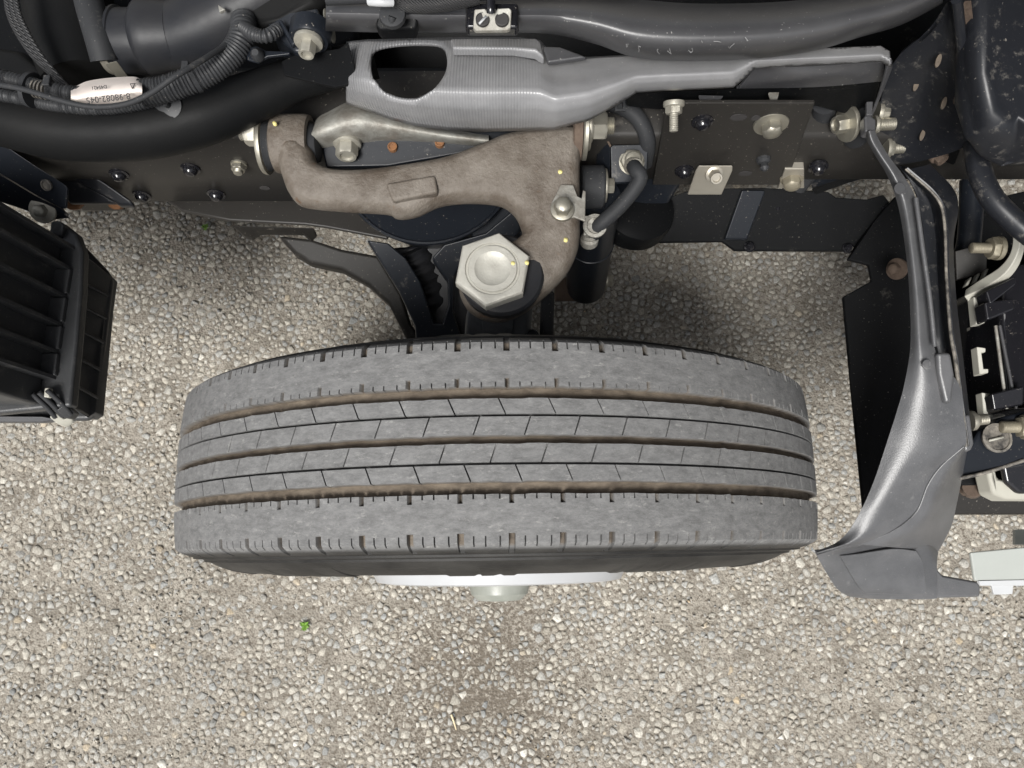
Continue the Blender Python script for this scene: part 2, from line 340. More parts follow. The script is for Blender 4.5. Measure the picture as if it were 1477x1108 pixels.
def value_noise(x, y, s, seed):
    g = np.random.default_rng(seed).random((64, 64)); X = x*s + 1000; Y = y*s + 1000
    i = np.floor(X).astype(int); j = np.floor(Y).astype(int); fx = X-i; fy = Y-j; fx = fx*fx*(3-2*fx); fy = fy*fy*(3-2*fy)
    a = g[i % 64, j % 64]; b = g[(i+1) % 64, j % 64]; c = g[i % 64, (j+1) % 64]; d = g[(i+1) % 64, (j+1) % 64]
    return (a*(1-fx)+b*fx)*(1-fy) + (c*(1-fx)+d*fx)*fy
GX0, GX1, GY0, GY1 = -1.25, 1.25, -0.62, 0.98
def scatter():
    cell = 0.026; grid = {}; out = []
    rs = np.concatenate([np.clip(rng.lognormal(math.log(0.0066), 0.24, 17000), 0.0050, 0.0120), np.clip(rng.lognormal(math.log(0.0044), 0.14, 80000), 0.0035, 0.0052), rng.uniform(0.0026, 0.0036, 110000)])
    rs = -np.sort(-rs)
    xs = rng.uniform(GX0, GX1, len(rs)); ys = rng.uniform(GY0, GY1, len(rs))
    bare = value_noise(xs, ys, 7, 3)*0.6 + value_noise(xs, ys, 19, 4)*0.4
    p0 = P(700, 1000, 0)
    bare = bare + 0.16*np.exp(-(((xs-p0.x)/0.13)**2 + ((ys-p0.y)/0.07)**2)) 
    crack = np.abs(ys - (-0.10 - 0.10*(xs+0.55) + 0.03*np.sin(xs*14)))       # a shallow crack running across
    bare = bare + 0.35*np.exp(-(crack/0.012)**2)*(xs < -0.05)
    for x, y, r_, bz in zip(xs.tolist(), ys.tolist(), rs.tolist(), bare.tolist()):
        if bz > 0.72 and r_ > 0.0060 and random.random() < min(0.7, (bz-0.72)*3): continue
        ci, cj = int(x/cell+500), int(y/cell+500); ok = True
        for a in (-1, 0, 1):
            for b in (-1, 0, 1):
                for (x2, y2, r2) in grid.get((ci+a, cj+b), ()):
                    if (x-x2)**2 + (y-y2)**2 < (0.86*(r_+r2))**2: ok = False; break
                if not ok: break
            if not ok: break
        if ok:
            grid.setdefault((ci, cj), []).append((x, y, r_)); out.append((x, y, r_, bz))
    return np.array(out)
def build_stones(S, n, name, label):
    k = len(S); ang = (np.arange(n)/n*2*np.pi)[None, :] + rng.uniform(0, 2*np.pi, (k, 1)) + rng.normal(0, 0.30, (k, n))
    jr = rng.uniform(0.62, 1.18, (k, n)); r = S[:, 2:3]
    el = rng.uniform(0.72, 1.0, (k, 1)); th = rng.uniform(0, np.pi, (k, 1))
    def ring(scale, z):
        lx = np.cos(ang)*jr*r*scale; ly = np.sin(ang)*jr*r*scale*el
        x = lx*np.cos(th)-ly*np.sin(th) + S[:, 0:1]; y = lx*np.sin(th)+ly*np.cos(th) + S[:, 1:2]
        return np.stack([x, y, z], -1)
    h = np.clip(rng.normal(0.9, 0.15, (k, 1)), 0.5, 1.3)*r + 0.001
    tx = rng.normal(0, 0.13, (k, 1)); ty = rng.normal(0, 0.13, (k, 1))
    topx = ring(0.62, np.zeros((k, n))); zt = h + tx*(topx[..., 0]-S[:, 0:1]) + ty*(topx[..., 1]-S[:, 1:2]) + rng.normal(0, 0.04, (k, n))*r
    top = ring(0.62, zt); bot = ring(1.0, np.full((k, n), 0.0002))
    vs = np.concatenate([top, bot], 1).reshape(-1, 3)
    base = (np.arange(k)*2*n)[:, None]
    me = bpy.data.meshes.new(name)
    quads = np.stack([np.stack([base[:, 0]+i, base[:, 0]+n+i, base[:, 0]+n+(i+1) % n, base[:, 0]+(i+1) % n], -1) for i in range(n)], 1)
    caps = base + np.arange(n)[None, :]
    loops = np.concatenate([np.concatenate([quads.reshape(k, -1), caps], 1)], 1).reshape(-1)
    per = np.concatenate([np.full((k, n), 4), np.full((k, 1), n)], 1).reshape(-1)
    starts = np.concatenate([[0], np.cumsum(per)[:-1]])
    me.vertices.add(len(vs)); me.vertices.foreach_set('co', vs.reshape(-1).astype(np.float32))
    me.loops.add(len(loops)); me.loops.foreach_set('vertex_index', loops.astype(np.int32))
    me.polygons.add(len(per)); me.polygons.foreach_set('loop_start', starts.astype(np.int32))
    me.update(calc_edges=True)
    pal = np.array([(0.34, 0.338, 0.326), (0.285, 0.294, 0.296), (0.38, 0.356, 0.315), (0.41, 0.382, 0.335), (0.235, 0.243, 0.25), (0.32, 0.288, 0.242), (0.53, 0.505, 0.45), (0.66, 0.645, 0.60), (0.44, 0.35, 0.235)])
    pick = rng.choice(len(pal), k, p=[0.24, 0.17, 0.20, 0.14, 0.09, 0.08, 0.05, 0.015, 0.015])
    c = pal[pick]*rng.uniform(0.85, 1.15, (k, 1))
    dusty = np.array([0.375, 0.348, 0.306]); d = np.clip(0.32 + 0.5*(0.75-S[:, 3:4]) + rng.normal(0, 0.15, (k, 1)), 0, 0.75)
    c = c*(1-d) + dusty*d
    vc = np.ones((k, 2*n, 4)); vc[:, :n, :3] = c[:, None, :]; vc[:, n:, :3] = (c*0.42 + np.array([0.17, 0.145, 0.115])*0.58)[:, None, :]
    at = me.color_attributes.new('tint', 'FLOAT_COLOR', 'POINT'); at.data.foreach_set('color', vc.reshape(-1).astype(np.float32))
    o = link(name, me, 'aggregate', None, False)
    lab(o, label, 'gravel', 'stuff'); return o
PAL = np.array([(0.35, 0.35, 0.336), (0.29, 0.30, 0.30), (0.375, 0.36, 0.322), (0.40, 0.382, 0.338), (0.235, 0.244, 0.248), (0.32, 0.298, 0.255), (0.48, 0.47, 0.43), (0.60, 0.595, 0.56), (0.38, 0.32, 0.235)])
def build_mosaic(S):
    """each stone fills the room its neighbours leave it, as in rolled asphalt"""
    from mathutils.geometry import delaunay_2d_cdt
    r_ = delaunay_2d_cdt([Vector((float(x), float(y))) for x, y in S[:, :2]], [], [], 0, 1e-9)
    pts = np.array([tuple(v) for v in r_[0]]); tri = np.array([f for f in r_[2] if len(f) == 3]); src = np.array([o[0] if o else 0 for o in r_[3]])
    A, B, C = pts[tri[:, 0]], pts[tri[:, 1]], pts[tri[:, 2]]
    d = 2*(A[:, 0]*(B[:, 1]-C[:, 1]) + B[:, 0]*(C[:, 1]-A[:, 1]) + C[:, 0]*(A[:, 1]-B[:, 1])); d[np.abs(d) < 1e-12] = 1e-12
    a2, b2, c2 = (A**2).sum(1), (B**2).sum(1), (C**2).sum(1)
    cc = np.stack([(a2*(B[:, 1]-C[:, 1]) + b2*(C[:, 1]-A[:, 1]) + c2*(A[:, 1]-B[:, 1]))/d, (a2*(C[:, 0]-B[:, 0]) + b2*(A[:, 0]-C[:, 0]) + c2*(B[:, 0]-A[:, 0]))/d], 1)
    vid = tri.reshape(-1); cen = np.repeat(cc, 3, 0); rel = cen - pts[vid]; ang = np.arctan2(rel[:, 1], rel[:, 0])
    o = np.lexsort((ang, vid)); vid, rel = vid[o], rel[o]
    dist = np.hypot(rel[:, 0], rel[:, 1]); rad = S[src[vid], 2]
    lim = np.minimum(dist, rad*1.55); rel = rel*(lim/np.maximum(dist, 1e-9))[:, None]; dist = lim
    cut = np.searchsorted(vid, np.arange(len(pts)+1)); k = len(pts); cnt = np.diff(cut)
    ok = cnt >= 3
    h = np.where(rng.random(k) < 0.12, rng.uniform(-0.0016, 0.0002, k), rng.uniform(0.0003, 0.0019, k)); tx = rng.normal(0, 0.17, k); ty = rng.normal(0, 0.17, k)
    sunk = value_noise(pts[:, 0], pts[:, 1], 11, 8) > 0.78; h = np.where(sunk, h - 0.0008, h)
    X, Y = pts[:, 0], pts[:, 1]; q1 = P(100, 855, 0); q2 = P(520, 880, 0); q3 = P(475, 930, 0); q4 = P(470, 1108, 0)
    c1 = np.abs(Y - (q1.y + (q2.y-q1.y)*(X-q1.x)/(q2.x-q1.x)) - 0.018*np.sin(X*23) - 0.006*np.sin(X*71)); c1 = np.where((X > q1.x-0.05) & (X < q2.x+0.1), c1, 1)
    c2 = np.abs(X - q3.x - 0.02*np.sin(Y*19) - 0.008*np.sin(Y*57)); c2 = np.where(Y < q3.y, c2, 1)
    crk = (np.minimum(c1, c2) < 0.0055) & (rng.random(k) < 0.75)                        # hairline cracks filled with soil
    pp_ = P(700, 1000, 0); pat = np.exp(-(((X-pp_.x)/0.17)**2 + ((Y-pp_.y)/0.09)**2)); nn = value_noise(X, Y, 34, 31)*0.6 + value_noise(X, Y, 70, 32)*0.4
    bald = (nn + 0.22*pat > 0.83) & (pat > 0.08)
    gone = crk | bald | (value_noise(X, Y, 40, 41)*0.5 + value_noise(X, Y, 13, 42)*0.5 > 0.80)
    h = np.where(gone, -0.0035, h)
    broad = 0.90 + 0.20*value_noise(X, Y, 4, 51) + 0.08*(value_noise(X, Y, 15, 52)-0.5) - 0.22*pat*value_noise(X, Y, 26, 53)
    gap = rng.uniform(0.0003, 0.0013, k)
    jit = 1 + rng.normal(0, 0.05, len(vid))
    fb = np.clip(1 - gap[vid]/np.maximum(dist, 1e-4), 0.5, 1)*jit; ft = np.clip(fb - rng.uniform(0.10, 0.24, len(vid)), 0.4, 0.95)
    site = pts[vid]; top = site + rel*ft[:, None]; bot = site + rel*fb[:, None]
    zt = h[vid] + tx[vid]*(rel[:, 0]*ft) + ty[vid]*(rel[:, 1]*ft) + rng.normal(0, 0.00022, len(vid))
    N = len(vid); vs = np.concatenate([np.column_stack([top, zt]), np.column_stack([bot, np.minimum(zt-0.0008, -0.0002)])])
    loops, per = [], []
    for c in range(k):
        a, b = cut[c], cut[c+1]; n = b-a
        if n < 3: continue
        loops.extend(range(a, b)); per.append(n)
        for q in range(n):
            q2 = (q+1) % n; loops.extend((a+q, N+a+q, N+a+q2, a+q2)); per.append(4)
    me = bpy.data.meshes.new('asphalt_aggregate')
    me.vertices.add(len(vs)); me.vertices.foreach_set('co', vs.reshape(-1).astype(np.float32))
    me.loops.add(len(loops)); me.loops.foreach_set('vertex_index', np.array(loops, np.int32))
    per = np.array(per); me.polygons.add(len(per)); me.polygons.foreach_set('loop_start', np.concatenate([[0], np.cumsum(per)[:-1]]).astype(np.int32)); me.update(calc_edges=True)
    pick = rng.choice(len(PAL), k, p=[0.26, 0.19, 0.20, 0.13, 0.09, 0.07, 0.035, 0.01, 0.015])
    c = PAL[pick]*rng.uniform(0.80, 1.18, (k, 1)); bz = S[src, 3]
    dd = np.clip(0.26 + 0.5*(0.75-bz)[:, None] + rng.normal(0, 0.16, (k, 1)), 0, 0.8); c = c*(1-dd) + np.array([0.365, 0.348, 0.312])*dd; c = c*broad[:, None]
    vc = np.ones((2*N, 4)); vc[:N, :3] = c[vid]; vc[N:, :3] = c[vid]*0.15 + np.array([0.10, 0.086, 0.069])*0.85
    at = me.color_attributes.new('tint', 'FLOAT_COLOR', 'POINT'); at.data.foreach_set('color', vc.reshape(-1).astype(np.float32))
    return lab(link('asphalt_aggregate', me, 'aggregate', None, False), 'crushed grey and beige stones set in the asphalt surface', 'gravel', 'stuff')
S = scatter()
build_mosaic(S)
ng = 2600
gx = rng.uniform(GX0, GX1, ng*4); gy = rng.uniform(GY0, GY1, ng*4)
gw = value_noise(gx, gy, 9, 21)*0.7 + value_noise(gx, gy, 23, 22)*0.3
gsel = np.argsort(-gw)[:ng]
build_stones(np.column_stack([gx[gsel], gy[gsel], rng.uniform(0.0016, 0.0040, ng), np.full(ng, 0.9)]), 6, 'loose_grit', 'pale loose grit lying on the asphalt')

# ================================================================== TRUCK
truck = empty('truck'); lab(truck, 'black truck chassis with its front wheel and suspension laid open', 'truck')

# the cab, tipped forward on its front hinge; unseen above and ahead, tilt and reach set for its shade
def cab():
    hx_, hz_, a = 1.20, 0.74, R(35); L = Vector((-math.cos(a), 0, math.sin(a))); N = Vector((math.sin(a), 0, math.cos(a)))
    def q(l, y, n): return Vector((hx_, y, hz_)) + L*l + N*n
    def slab(name, l0, l1, y0, y1, n0, n1, m, parent, bev=0.02, rake=0.0):
        vs = [q(l + (rake*(n == n1) if l == l0 else 0), y, n) for l in (l0, l1) for y in (y0, y1) for n in (n0, n1)]
        o = raw(name, vs, [(0, 1, 3, 2), (4, 6, 7, 5), (0, 4, 5, 1), (2, 3, 7, 6), (0, 2, 6, 4), (1, 5, 7, 3)], m, parent)
        bevel(o, bev, 3); return o
    c = slab('tipped_cab', -0.25, 1.66, 0.08, 1.84, 0.05, 1.55, 'cab_paint', truck, 0.06, 0.35)
    slab('cab_floor', -0.2, 1.63, 0.10, 1.81, -0.02, 0.048, 'black_paint', c, 0.01)
    for y in (0.35, 1.35): slab('floor_rail', -0.15, 1.55, y, y+0.1, -0.09, -0.022, 'black_paint', c, 0.008)
    for y, k in ((0.074, 0.004), (1.836, 0.01)):
        slab('side_window', 0.35, 1.25, y, y+0.01, 0.85, 1.38, 'dark_glass', c, 0.002)
        slab('door_handle', 1.12, 1.28, y-0.02, y+0.03, 0.66, 0.70, 'black_plastic', c, 0.006)
    slab('rear_window', 1.656, 1.666, 0.35, 1.45, 0.8, 1.35, 'dark_glass', c, 0.002)
    lab(c, 'white cab tipped forward over the chassis')
cab()

# ------------------------------------------------------------------ wheel
WC = Vector((-0.0170, 0.0805, 0.36))
wheel = empty('wheel', WC, truck); wheel.rotation_euler = (0, 0, R(0.9))
lab(wheel, 'worn dusty front wheel with grey ribbed tread')
def tyre_material():
    m = bpy.data.materials.new('tyre'); m.use_nodes = True; n = m.node_tree.nodes; l = m.node_tree.links; b = n['Principled BSDF']
    b.inputs['Roughness'].default_value = 0.78; b.inputs['Specular IOR Level'].default_value = 0.2
    tc = n.new('ShaderNodeTexCoord')
    def nz(s, d=6, r=0.65):
        t = n.new('ShaderNodeTexNoise'); t.inputs['Scale'].default_value = s; t.inputs['Detail'].default_value = d; t.inputs['Roughness'].default_value = r
        mp = n.new('ShaderNodeMapping'); mp.inputs['Scale'].default_value = (1, 2.2, 1); l.new(tc.outputs['Object'], mp.inputs['Vector'])
        l.new(mp.outputs[0], t.inputs['Vector']); return t.outputs['Fac']
    def rampc(f, a, ca, c, cc):
        q = n.new('ShaderNodeValToRGB'); q.color_ramp.elements[0].position = a; q.color_ramp.elements[0].color = (*ca, 1)
        q.color_ramp.elements[1].position = c; q.color_ramp.elements[1].color = (*cc, 1); l.new(f, q.inputs[0]); return q.outputs[0]
    def mixc(f, a, c):
        x = n.new('ShaderNodeMix'); x.data_type = 'RGBA'; l.new(f, x.inputs[0])
        for s, v in ((6, a), (7, c)):
            if isinstance(v, tuple): x.inputs[s].default_value = (*v, 1)
            else: l.new(v, x.inputs[s])
        return x.outputs[2]
    base = rampc(nz(70, 12, 0.85), 0.36, (0.098, 0.0977, 0.097), 0.64, (0.198, 0.197, 0.195))
    f2 = n.new('ShaderNodeMapRange'); f2.inputs['From Min'].default_value = 0.57; f2.inputs['From Max'].default_value = 0.70; f2.inputs['To Max'].default_value = 0.6; l.new(nz(95, 6, 0.8), f2.inputs['Value'])
    c = mixc(f2.outputs[0], base, (0.34, 0.335, 0.32))                        # chalky scuffs
    at = n.new('ShaderNodeAttribute'); at.attribute_name = 'soil'
    dirt = rampc(nz(60, 6), 0.35, (0.085, 0.068, 0.052), 0.65, (0.17, 0.14, 0.108))
    sep = n.new('ShaderNodeSeparateColor'); l.new(at.outputs['Color'], sep.inputs[0])
    c = mixc(sep.outputs[0], c, dirt)
    wall = rampc(nz(20, 6), 0.35, (0.013, 0.0127, 0.0124), 0.68, (0.034, 0.033, 0.031))
    c = mixc(sep.outputs[1], c, wall)
    l.new(c, b.inputs['Base Color'])
    rr = n.new('ShaderNodeMapRange'); rr.inputs['To Min'].default_value = 0.8; rr.inputs['To Max'].default_value = 0.5; l.new(sep.outputs[1], rr.inputs['Value']); l.new(rr.outputs[0], b.inputs['Roughness'])
    bp = n.new('ShaderNodeBump'); bp.inputs['Strength'].default_value = 0.35; bp.inputs['Distance'].default_value = 0.0012; l.new(nz(260, 6, 0.7), bp.inputs['Height']); l.new(bp.outputs[0], b.inputs['Normal'])
    M['tyre'] = m
tyre_material()
def build_tyre():
    RT, NP = 0.36, 58; pitch = 2*math.pi*RT/NP
    wide = [(-0.0365, 0.0045, 0.0080), (0.0, 0.0030, 0.0080), (0.0365, 0.0045, 0.0080), (-0.0185, 0.0008, 0.007), (0.0185, 0.0008, 0.007)]
    ys = set()
    for c, h, d in wide:
        for e in (-h-0.0003, -h+0.0005*min(1, h/0.002), h-0.0005*min(1, h/0.002), h+0.0003): ys.add(round(c+e, 6))
        if h > 0.002: ys.add(c)
    for y in (0.0446, 0.0450, 0.0478, 0.0482, 0.055, 0.063, 0.0700, 0.0704, 0.0720, 0.0724, 0.0755, 0.0775): ys.add(y); ys.add(-y)
    for y in (0.0095, 0.0275): ys.add(y); ys.add(-y)
    tread = sorted(ys)
    side = [(0.0800, 0.3525), (0.0825, 0.3480), (0.0845, 0.3420), (0.0855, 0.3385), (0.0872, 0.3380), (0.0874, 0.3345), (0.0862, 0.3340), (0.0885, 0.3275), (0.0905, 0.3270), (0.0907, 0.3245), (0.0898, 0.3240),
            (0.0950, 0.3140), (0.0953, 0.3135), (0.0990, 0.3000), (0.1012, 0.2900), (0.1025, 0.2800), (0.1012, 0.2620), (0.0970, 0.2440), (0.0950, 0.2425), (0.0905, 0.2280), (0.0850, 0.2170), (0.0800, 0.2110)]
    cols_t = []
    for c in (5, 24, 33): cols_t += [c-0.62, c-0.38, c+0.38, c+0.62]
    cols_t += [11.4, 12.0, 14.0, 16.0, 16.6, 9.0, 20, 28.5, 36.5]
    cols_t = np.array(sorted(cols_t))*0.001*(pitch/0.039)
    cols = np.concatenate([cols_t + k*pitch for k in range(NP)]); NC = len(cols)
    tmm = np.tile(cols_t/(pitch/0.039)*1000, NP)
    sn = lambda y: np.interp(y, [-0.0365, -0.0185, 0.0, 0.0185, 0.0365], [0.0022, -0.005, 0.0014, 0.0079, 0.0])
    is_sipe = lambda c: (np.abs(tmm-c) < 0.5)
    notch = (tmm > 11.7) & (tmm < 16.3)
    blocks = (np.floor(cols/0.021).astype(int)*7919 % 11) < 6; blocks &= (np.floor(cols/0.007).astype(int)*104729 % 5) != 0
    verts, soil = [], []
    rows = [(-y, r, 's') for y, r in side[::-1]] + [(y, None, 't') for y in tread] + [(y, r, 's') for y, r in side]
    wob = np.interp(cols, np.linspace(0, cols[-1], 400), rng.normal(0, 1, 400))
    for y, r, kind in rows:
        ay = abs(y); dep = np.zeros(NC); dirt = np.zeros(NC); wallv = np.zeros(NC); yy = np.full(NC, y)
        if kind == 't':
            r0 = RT - 0.0045*(ay/0.078)**2.6; gd = 0
            for c, h, d in wide:
                if abs(y-c) < h: gd = max(gd, d)
                if h > 0.002 and abs(abs(y-c)-h) < 0.0006: yy = yy + wob*0.00022
            dep += gd
            if gd > 0.004: dirt += 0.0 if gd < 0.0075 else 1.0
            if 0.0194 < ay < 0.0318: s = is_sipe(5 if y > 0 else 24)
            elif 0.0034 < ay < 0.0176: s = is_sipe(24 if y > 0 else 5)
            else: s = np.zeros(NC, bool)
            dep = np.where(s & (gd == 0), 0.006, dep)
            if 0.0411 < ay < 0.0447:
                s = is_sipe(5) | is_sipe(24) | is_sipe(33); dep = np.where(s, 0.005, dep)
            if 0.0411 < ay < 0.0480: dep = np.where(np.abs(tmm-14) < 0.5, 0.0055, dep); dirt = np.where(np.abs(tmm-14) < 0.5, 1.0, dirt)
            if ay > 0.0702: 
                s = is_sipe(5) | is_sipe(24) | is_sipe(33); dep = np.where(s & (ay > 0.0722), 0.005, dep)
                dep = np.where(notch, 0.0065, dep); dirt = np.where(notch, 0.9, dirt)
            rad = r0 - dep + wob*0.0001
        else:
            rad = np.full(NC, r)
            if r > 0.346: rad = rad - np.where(notch, 0.0050, 0)
            wallv += min(1.0, max(0.0, (0.3535-r)/0.006))
            if 0.279 < r < 0.301: yy = yy + np.sign(y)*np.where(blocks, 0.0011, 0)
        ph = (cols + sn(y))/RT
        verts.append(np.stack([rad*np.sin(ph), yy, rad*np.cos(ph)], -1)); soil.append(np.stack([dirt, wallv, np.zeros(NC), np.ones(NC)], -1))
    NR = len(rows); vs = np.array(verts).reshape(-1, 3); sc = np.array(soil).reshape(-1, 4)
    i = np.arange(NR-1)[:, None]; j = np.arange(NC)[None, :]; j2 = (j+1) % NC
    f = np.stack([i*NC+j, (i+1)*NC+j, (i+1)*NC+j2, i*NC+j2], -1).reshape(-1, 4)
    me = bpy.data.meshes.new('tyre'); me.vertices.add(len(vs)); me.vertices.foreach_set('co', vs.reshape(-1).astype(np.float32))
    me.loops.add(f.size); me.loops.foreach_set('vertex_index', f.reshape(-1).astype(np.int32))
    me.polygons.add(len(f)); me.polygons.foreach_set('loop_start', (np.arange(len(f))*4).astype(np.int32)); me.update(calc_edges=True)
    at = me.color_attributes.new('soil', 'FLOAT_COLOR', 'POINT'); at.data.foreach_set('color', sc.reshape(-1).astype(np.float32))
    o = link('tyre', me, 'tyre', wheel, True, 38)
    return lab(o, 'worn grey truck tyre with three dirt-filled grooves and fine sipes')
build_tyre()
lab(lathe('rim', Vector((0, 0, 0)), (0, -1, 0), [(0.195, -0.075), (0.213, -0.070), (0.215, 0.074), (0.219, 0.080), (0.214, 0.084), (0.203, 0.080), (0.196, 0.060), (0.180, 0.062), (0.158, 0.088), (0.149, 0.106), (0.143, 0.1175), (0.135, 0.1190), (0.129, 0.116), (0.121, 0.090), (0.075, 0.088), (0.06, 0.088)], 'white_paint', wheel, n=72),
    'white painted wheel disc standing proud of the tyre')
lab(lathe('hub_cap', Vector((0, 0, 0)), (0, -1, 0), [(0.062, 0.084), (0.060, 0.104), (0.044, 0.112), (0.036, 0.124), (0.0335, 0.134), (0.026, 0.141), (0.010, 0.1425)], 'hub_plastic', wheel, n=40), 'pale greenish hub cap')
for k in range(6):
    a = k*math.pi/3 + 0.3
    bolt(Vector((0.102*math.cos(a), -0.088, 0.102*math.sin(a))), (0, -1, 0), 0.017, 0.0155, 0.016, 'zinc_dull', wheel, name='wheel_nut', sr=0.008, sh=0.006)

# ------------------------------------------------------------------ frame rail and what hangs under it
YF = 0.410
ZT, ZB = 0.585, 0.430
YR = 0.404
def rail():
    def prof(zb): return [(YF+0.075, ZT), (YF+0.006, ZT), (YF, ZT-0.006), (YF, zb+0.006), (YF+0.006, zb), (YF+0.075, zb), (YF+0.075, zb+0.006), (YF+0.012, zb+0.006), (YF+0.006, zb+0.012), (YF+0.006, ZT-0.012), (YF+0.012, ZT-0.006), (YF+0.075, ZT-0.006)]
    st_ = ((-1.9, ZB), (0.02, ZB), (0.12, 0.486), (1.6, 0.486)); n = 12
    vs = [Vector((x, y, z)) for x, zb in st_ for y, z in prof(zb)]
    fs = [(k*n+i, k*n+(i+1) % n, (k+1)*n+(i+1) % n, (k+1)*n+i) for k in range(3) for i in range(n)] + [tuple(range(n))[::-1], tuple(range(3*n, 4*n))]
    return raw('frame_rail', vs, fs, 'frame_paint', truck, sharp=50)
fr = lab(rail(), 'black painted steel chassis rail with bolts')
UP = (0, -1, 0.12)
for u, v in ((275, 242), (312, 279), (172, 250), (205, 281)): rivet(PY(u, v, YF), UP, 0.0085, fr, 'gloss_black')
bolt(PY(345, 236, YF), UP, 0.009, 0.008, 0.006, 'zinc', fr, sr=0.005, sh=0.004)
def hole(u, v, r_, parent, y=YF, m='ink', sx=1.0):
    p = PY(u, v, y); n = 14
    vs = [p + Vector((math.cos(2*math.pi*k/n)*r_*sx, -0.0006 + d, math.sin(2*math.pi*k/n)*r_)) for d in (0, 0.004) for k in range(n)]
    raw('bolt_hole', vs, [tuple(range(n)), tuple(range(2*n-1, n-1, -1))] + [(k, n+k, n+(k+1) % n, (k+1) % n) for k in range(n)], m, parent, False)
hole(382, 271, 0.0045, fr, sx=1.4)
# outward lower flange on the rear half of the rail
prism('rail_flange', [(232, 284, ZB-0.003), (330, 283, ZB-0.003), (560, 283, ZB-0.003), (560, 345, ZB-0.004), (470, 328, ZB-0.004), (440, 324, ZB-0.004), (330, 318, ZB-0.004), (262, 305, ZB-0.004)], 0.006, 'frame_paint', fr, 0.003)
lab(prism('reinforcement_plate', [Vector((PY(944, 200, YR).x, YR, 0.655)), Vector((PY(1168, 160, YR).x, YR, 0.655)), Vector((PY(1135, 266, YR).x, YR, 0.490)), Vector((PY(944, 260, YR).x, YR, 0.490))], 0.004, 'frame_paint', truck, 0.001, axis=(0, 1, 0)), 'black reinforcement plate with silver bolts on the rail')
# front half: bolts, studs, a plate tab
bolt(PY(972, 150, YR), (0.02, -1, -0.35), 0.010, 0.008, 0.006, 'zinc_dull', fr, sr=0.0042, sh=0.016)
bolt(PY(1112, 178, YR), (0, -1, 0.10), 0.017, 0.010, 0.009, 'zinc', fr, dome=True)
for u, v in ((1013, 174), (987, 245), (1180, 240)): rivet(PY(u, v, YR), UP, 0.0085, fr, 'gloss_black')
hole(1065, 169, 0.0055, fr, YR, sx=1.5); hole(1090, 170, 0.0045, fr, YR); hole(1075, 250, 0.005, fr, YR, sx=1.5)
lathe('wiring_clip', PY(1101, 229, YR), UP, [(0.008, 0), (0.007, 0.004), (0.004, 0.006), (0.005, 0.012), (0.002, 0.015)], 'conduit', fr, n=10)
tab = prism('steel_tab', [(1008, 239, 0.552), (1057, 239, 0.552), (1057, 246, 0.545), (1041, 281, 0.510), (992, 281, 0.510), (1004, 246, 0.545)], 0.004, 'steel_plate', truck, 0.0012, axis=(0, 0.6, -1))
lab(tab, 'small dull steel tab standing off the rail')
bolt(P(1030, 251, 0.542), (0, -0.75, 0.65), 0.0095, 0.007, 0.010, 'steel_plate', tab)
bolt(PY(1142, 256, YR), (-0.1, -1, 0.2), 0.013, 0.010, 0.010, 'olive_zinc', fr, dome=True)
lab(prism('bolt_pad', [PY(1122, 272, YR-0.002), PY(1132, 244, YR-0.002), PY(1160, 244, YR-0.002), PY(1160, 272, YR-0.002)], 0.01, 'steel_plate', fr, 0.001, axis=(0, 1, 0)), None)

# black sheet added far inboard so gaps in the engine bay read dark
eng = prism('dark_underlayer', [Vector((-1.9, 0.50, 0.40)), Vector((1.6, 0.50, 0.40)), Vector((1.6, 1.5, 0.40)), Vector((-1.9, 1.5, 0.40))], 0.01, 'black_plastic', truck, 0)
lab(eng, 'added black sheet closing the gaps deep under the engine')
prism('frame_plate', [Vector((-1.9, 0.482, 0.58)), Vector((1.6, 0.482, 0.58)), Vector((1.6, 0.492, 0.58)), Vector((-1.9, 0.492, 0.58))], 0.18, 'black_plastic', eng, 0)

# under cover below the rail on the front side
uc = lab(prism('under_cover', [(930, 300, 0.405), (955, 288, 0.41), (1000, 272, 0.425), (1100, 270, 0.425), (1195, 276, 0.42), (1206, 284, 0.418), (1250, 287, 0.415), (1275, 280, 0.415), (1290, 300, 0.40), (1232, 362, 0.375), (1060, 361, 0.375), (1042, 348, 0.38), (900, 350, 0.38), (870, 345, 0.38)], 0.006, 'black_plastic', truck, 0.002), 'black splash cover under the chassis rail')
for u, v, z in ((1120, 300, 0.403), (1081, 356, 0.379), (1223, 358, 0.379), (1280, 300, 0.403)): rivet(P(u, v, z), (0, 0, 1), 0.006, uc, 'gloss_black', 'push_clip')
prism('cover_rib', [(1070, 274, 0.428), (1105, 274, 0.428), (1078, 345, 0.388), (1045, 345, 0.388)], 0.006, 'black_paint', uc, 0.002)
# rubber flap above it
prism('gusset', [(1168, 250, 0.47), (1200, 205, 0.53), (1248, 196, 0.55), (1262, 240, 0.50), (1250, 255, 0.48), (1175, 276, 0.44)], 0.004, 'black_paint', truck, 0.001)
prism('gusset_rib', [(1172, 272, 0.452), (1250, 247, 0.492), (1252, 253, 0.488), (1178, 279, 0.445)], 0.004, 'black_plastic', truck, 0.001)
tube('drain_hose', [(1190, 150, 0.60), (1182, 200, 0.54), (1170, 240, 0.48), (1150, 268, 0.45)], px(17, 0.54), 'rubber', truck)

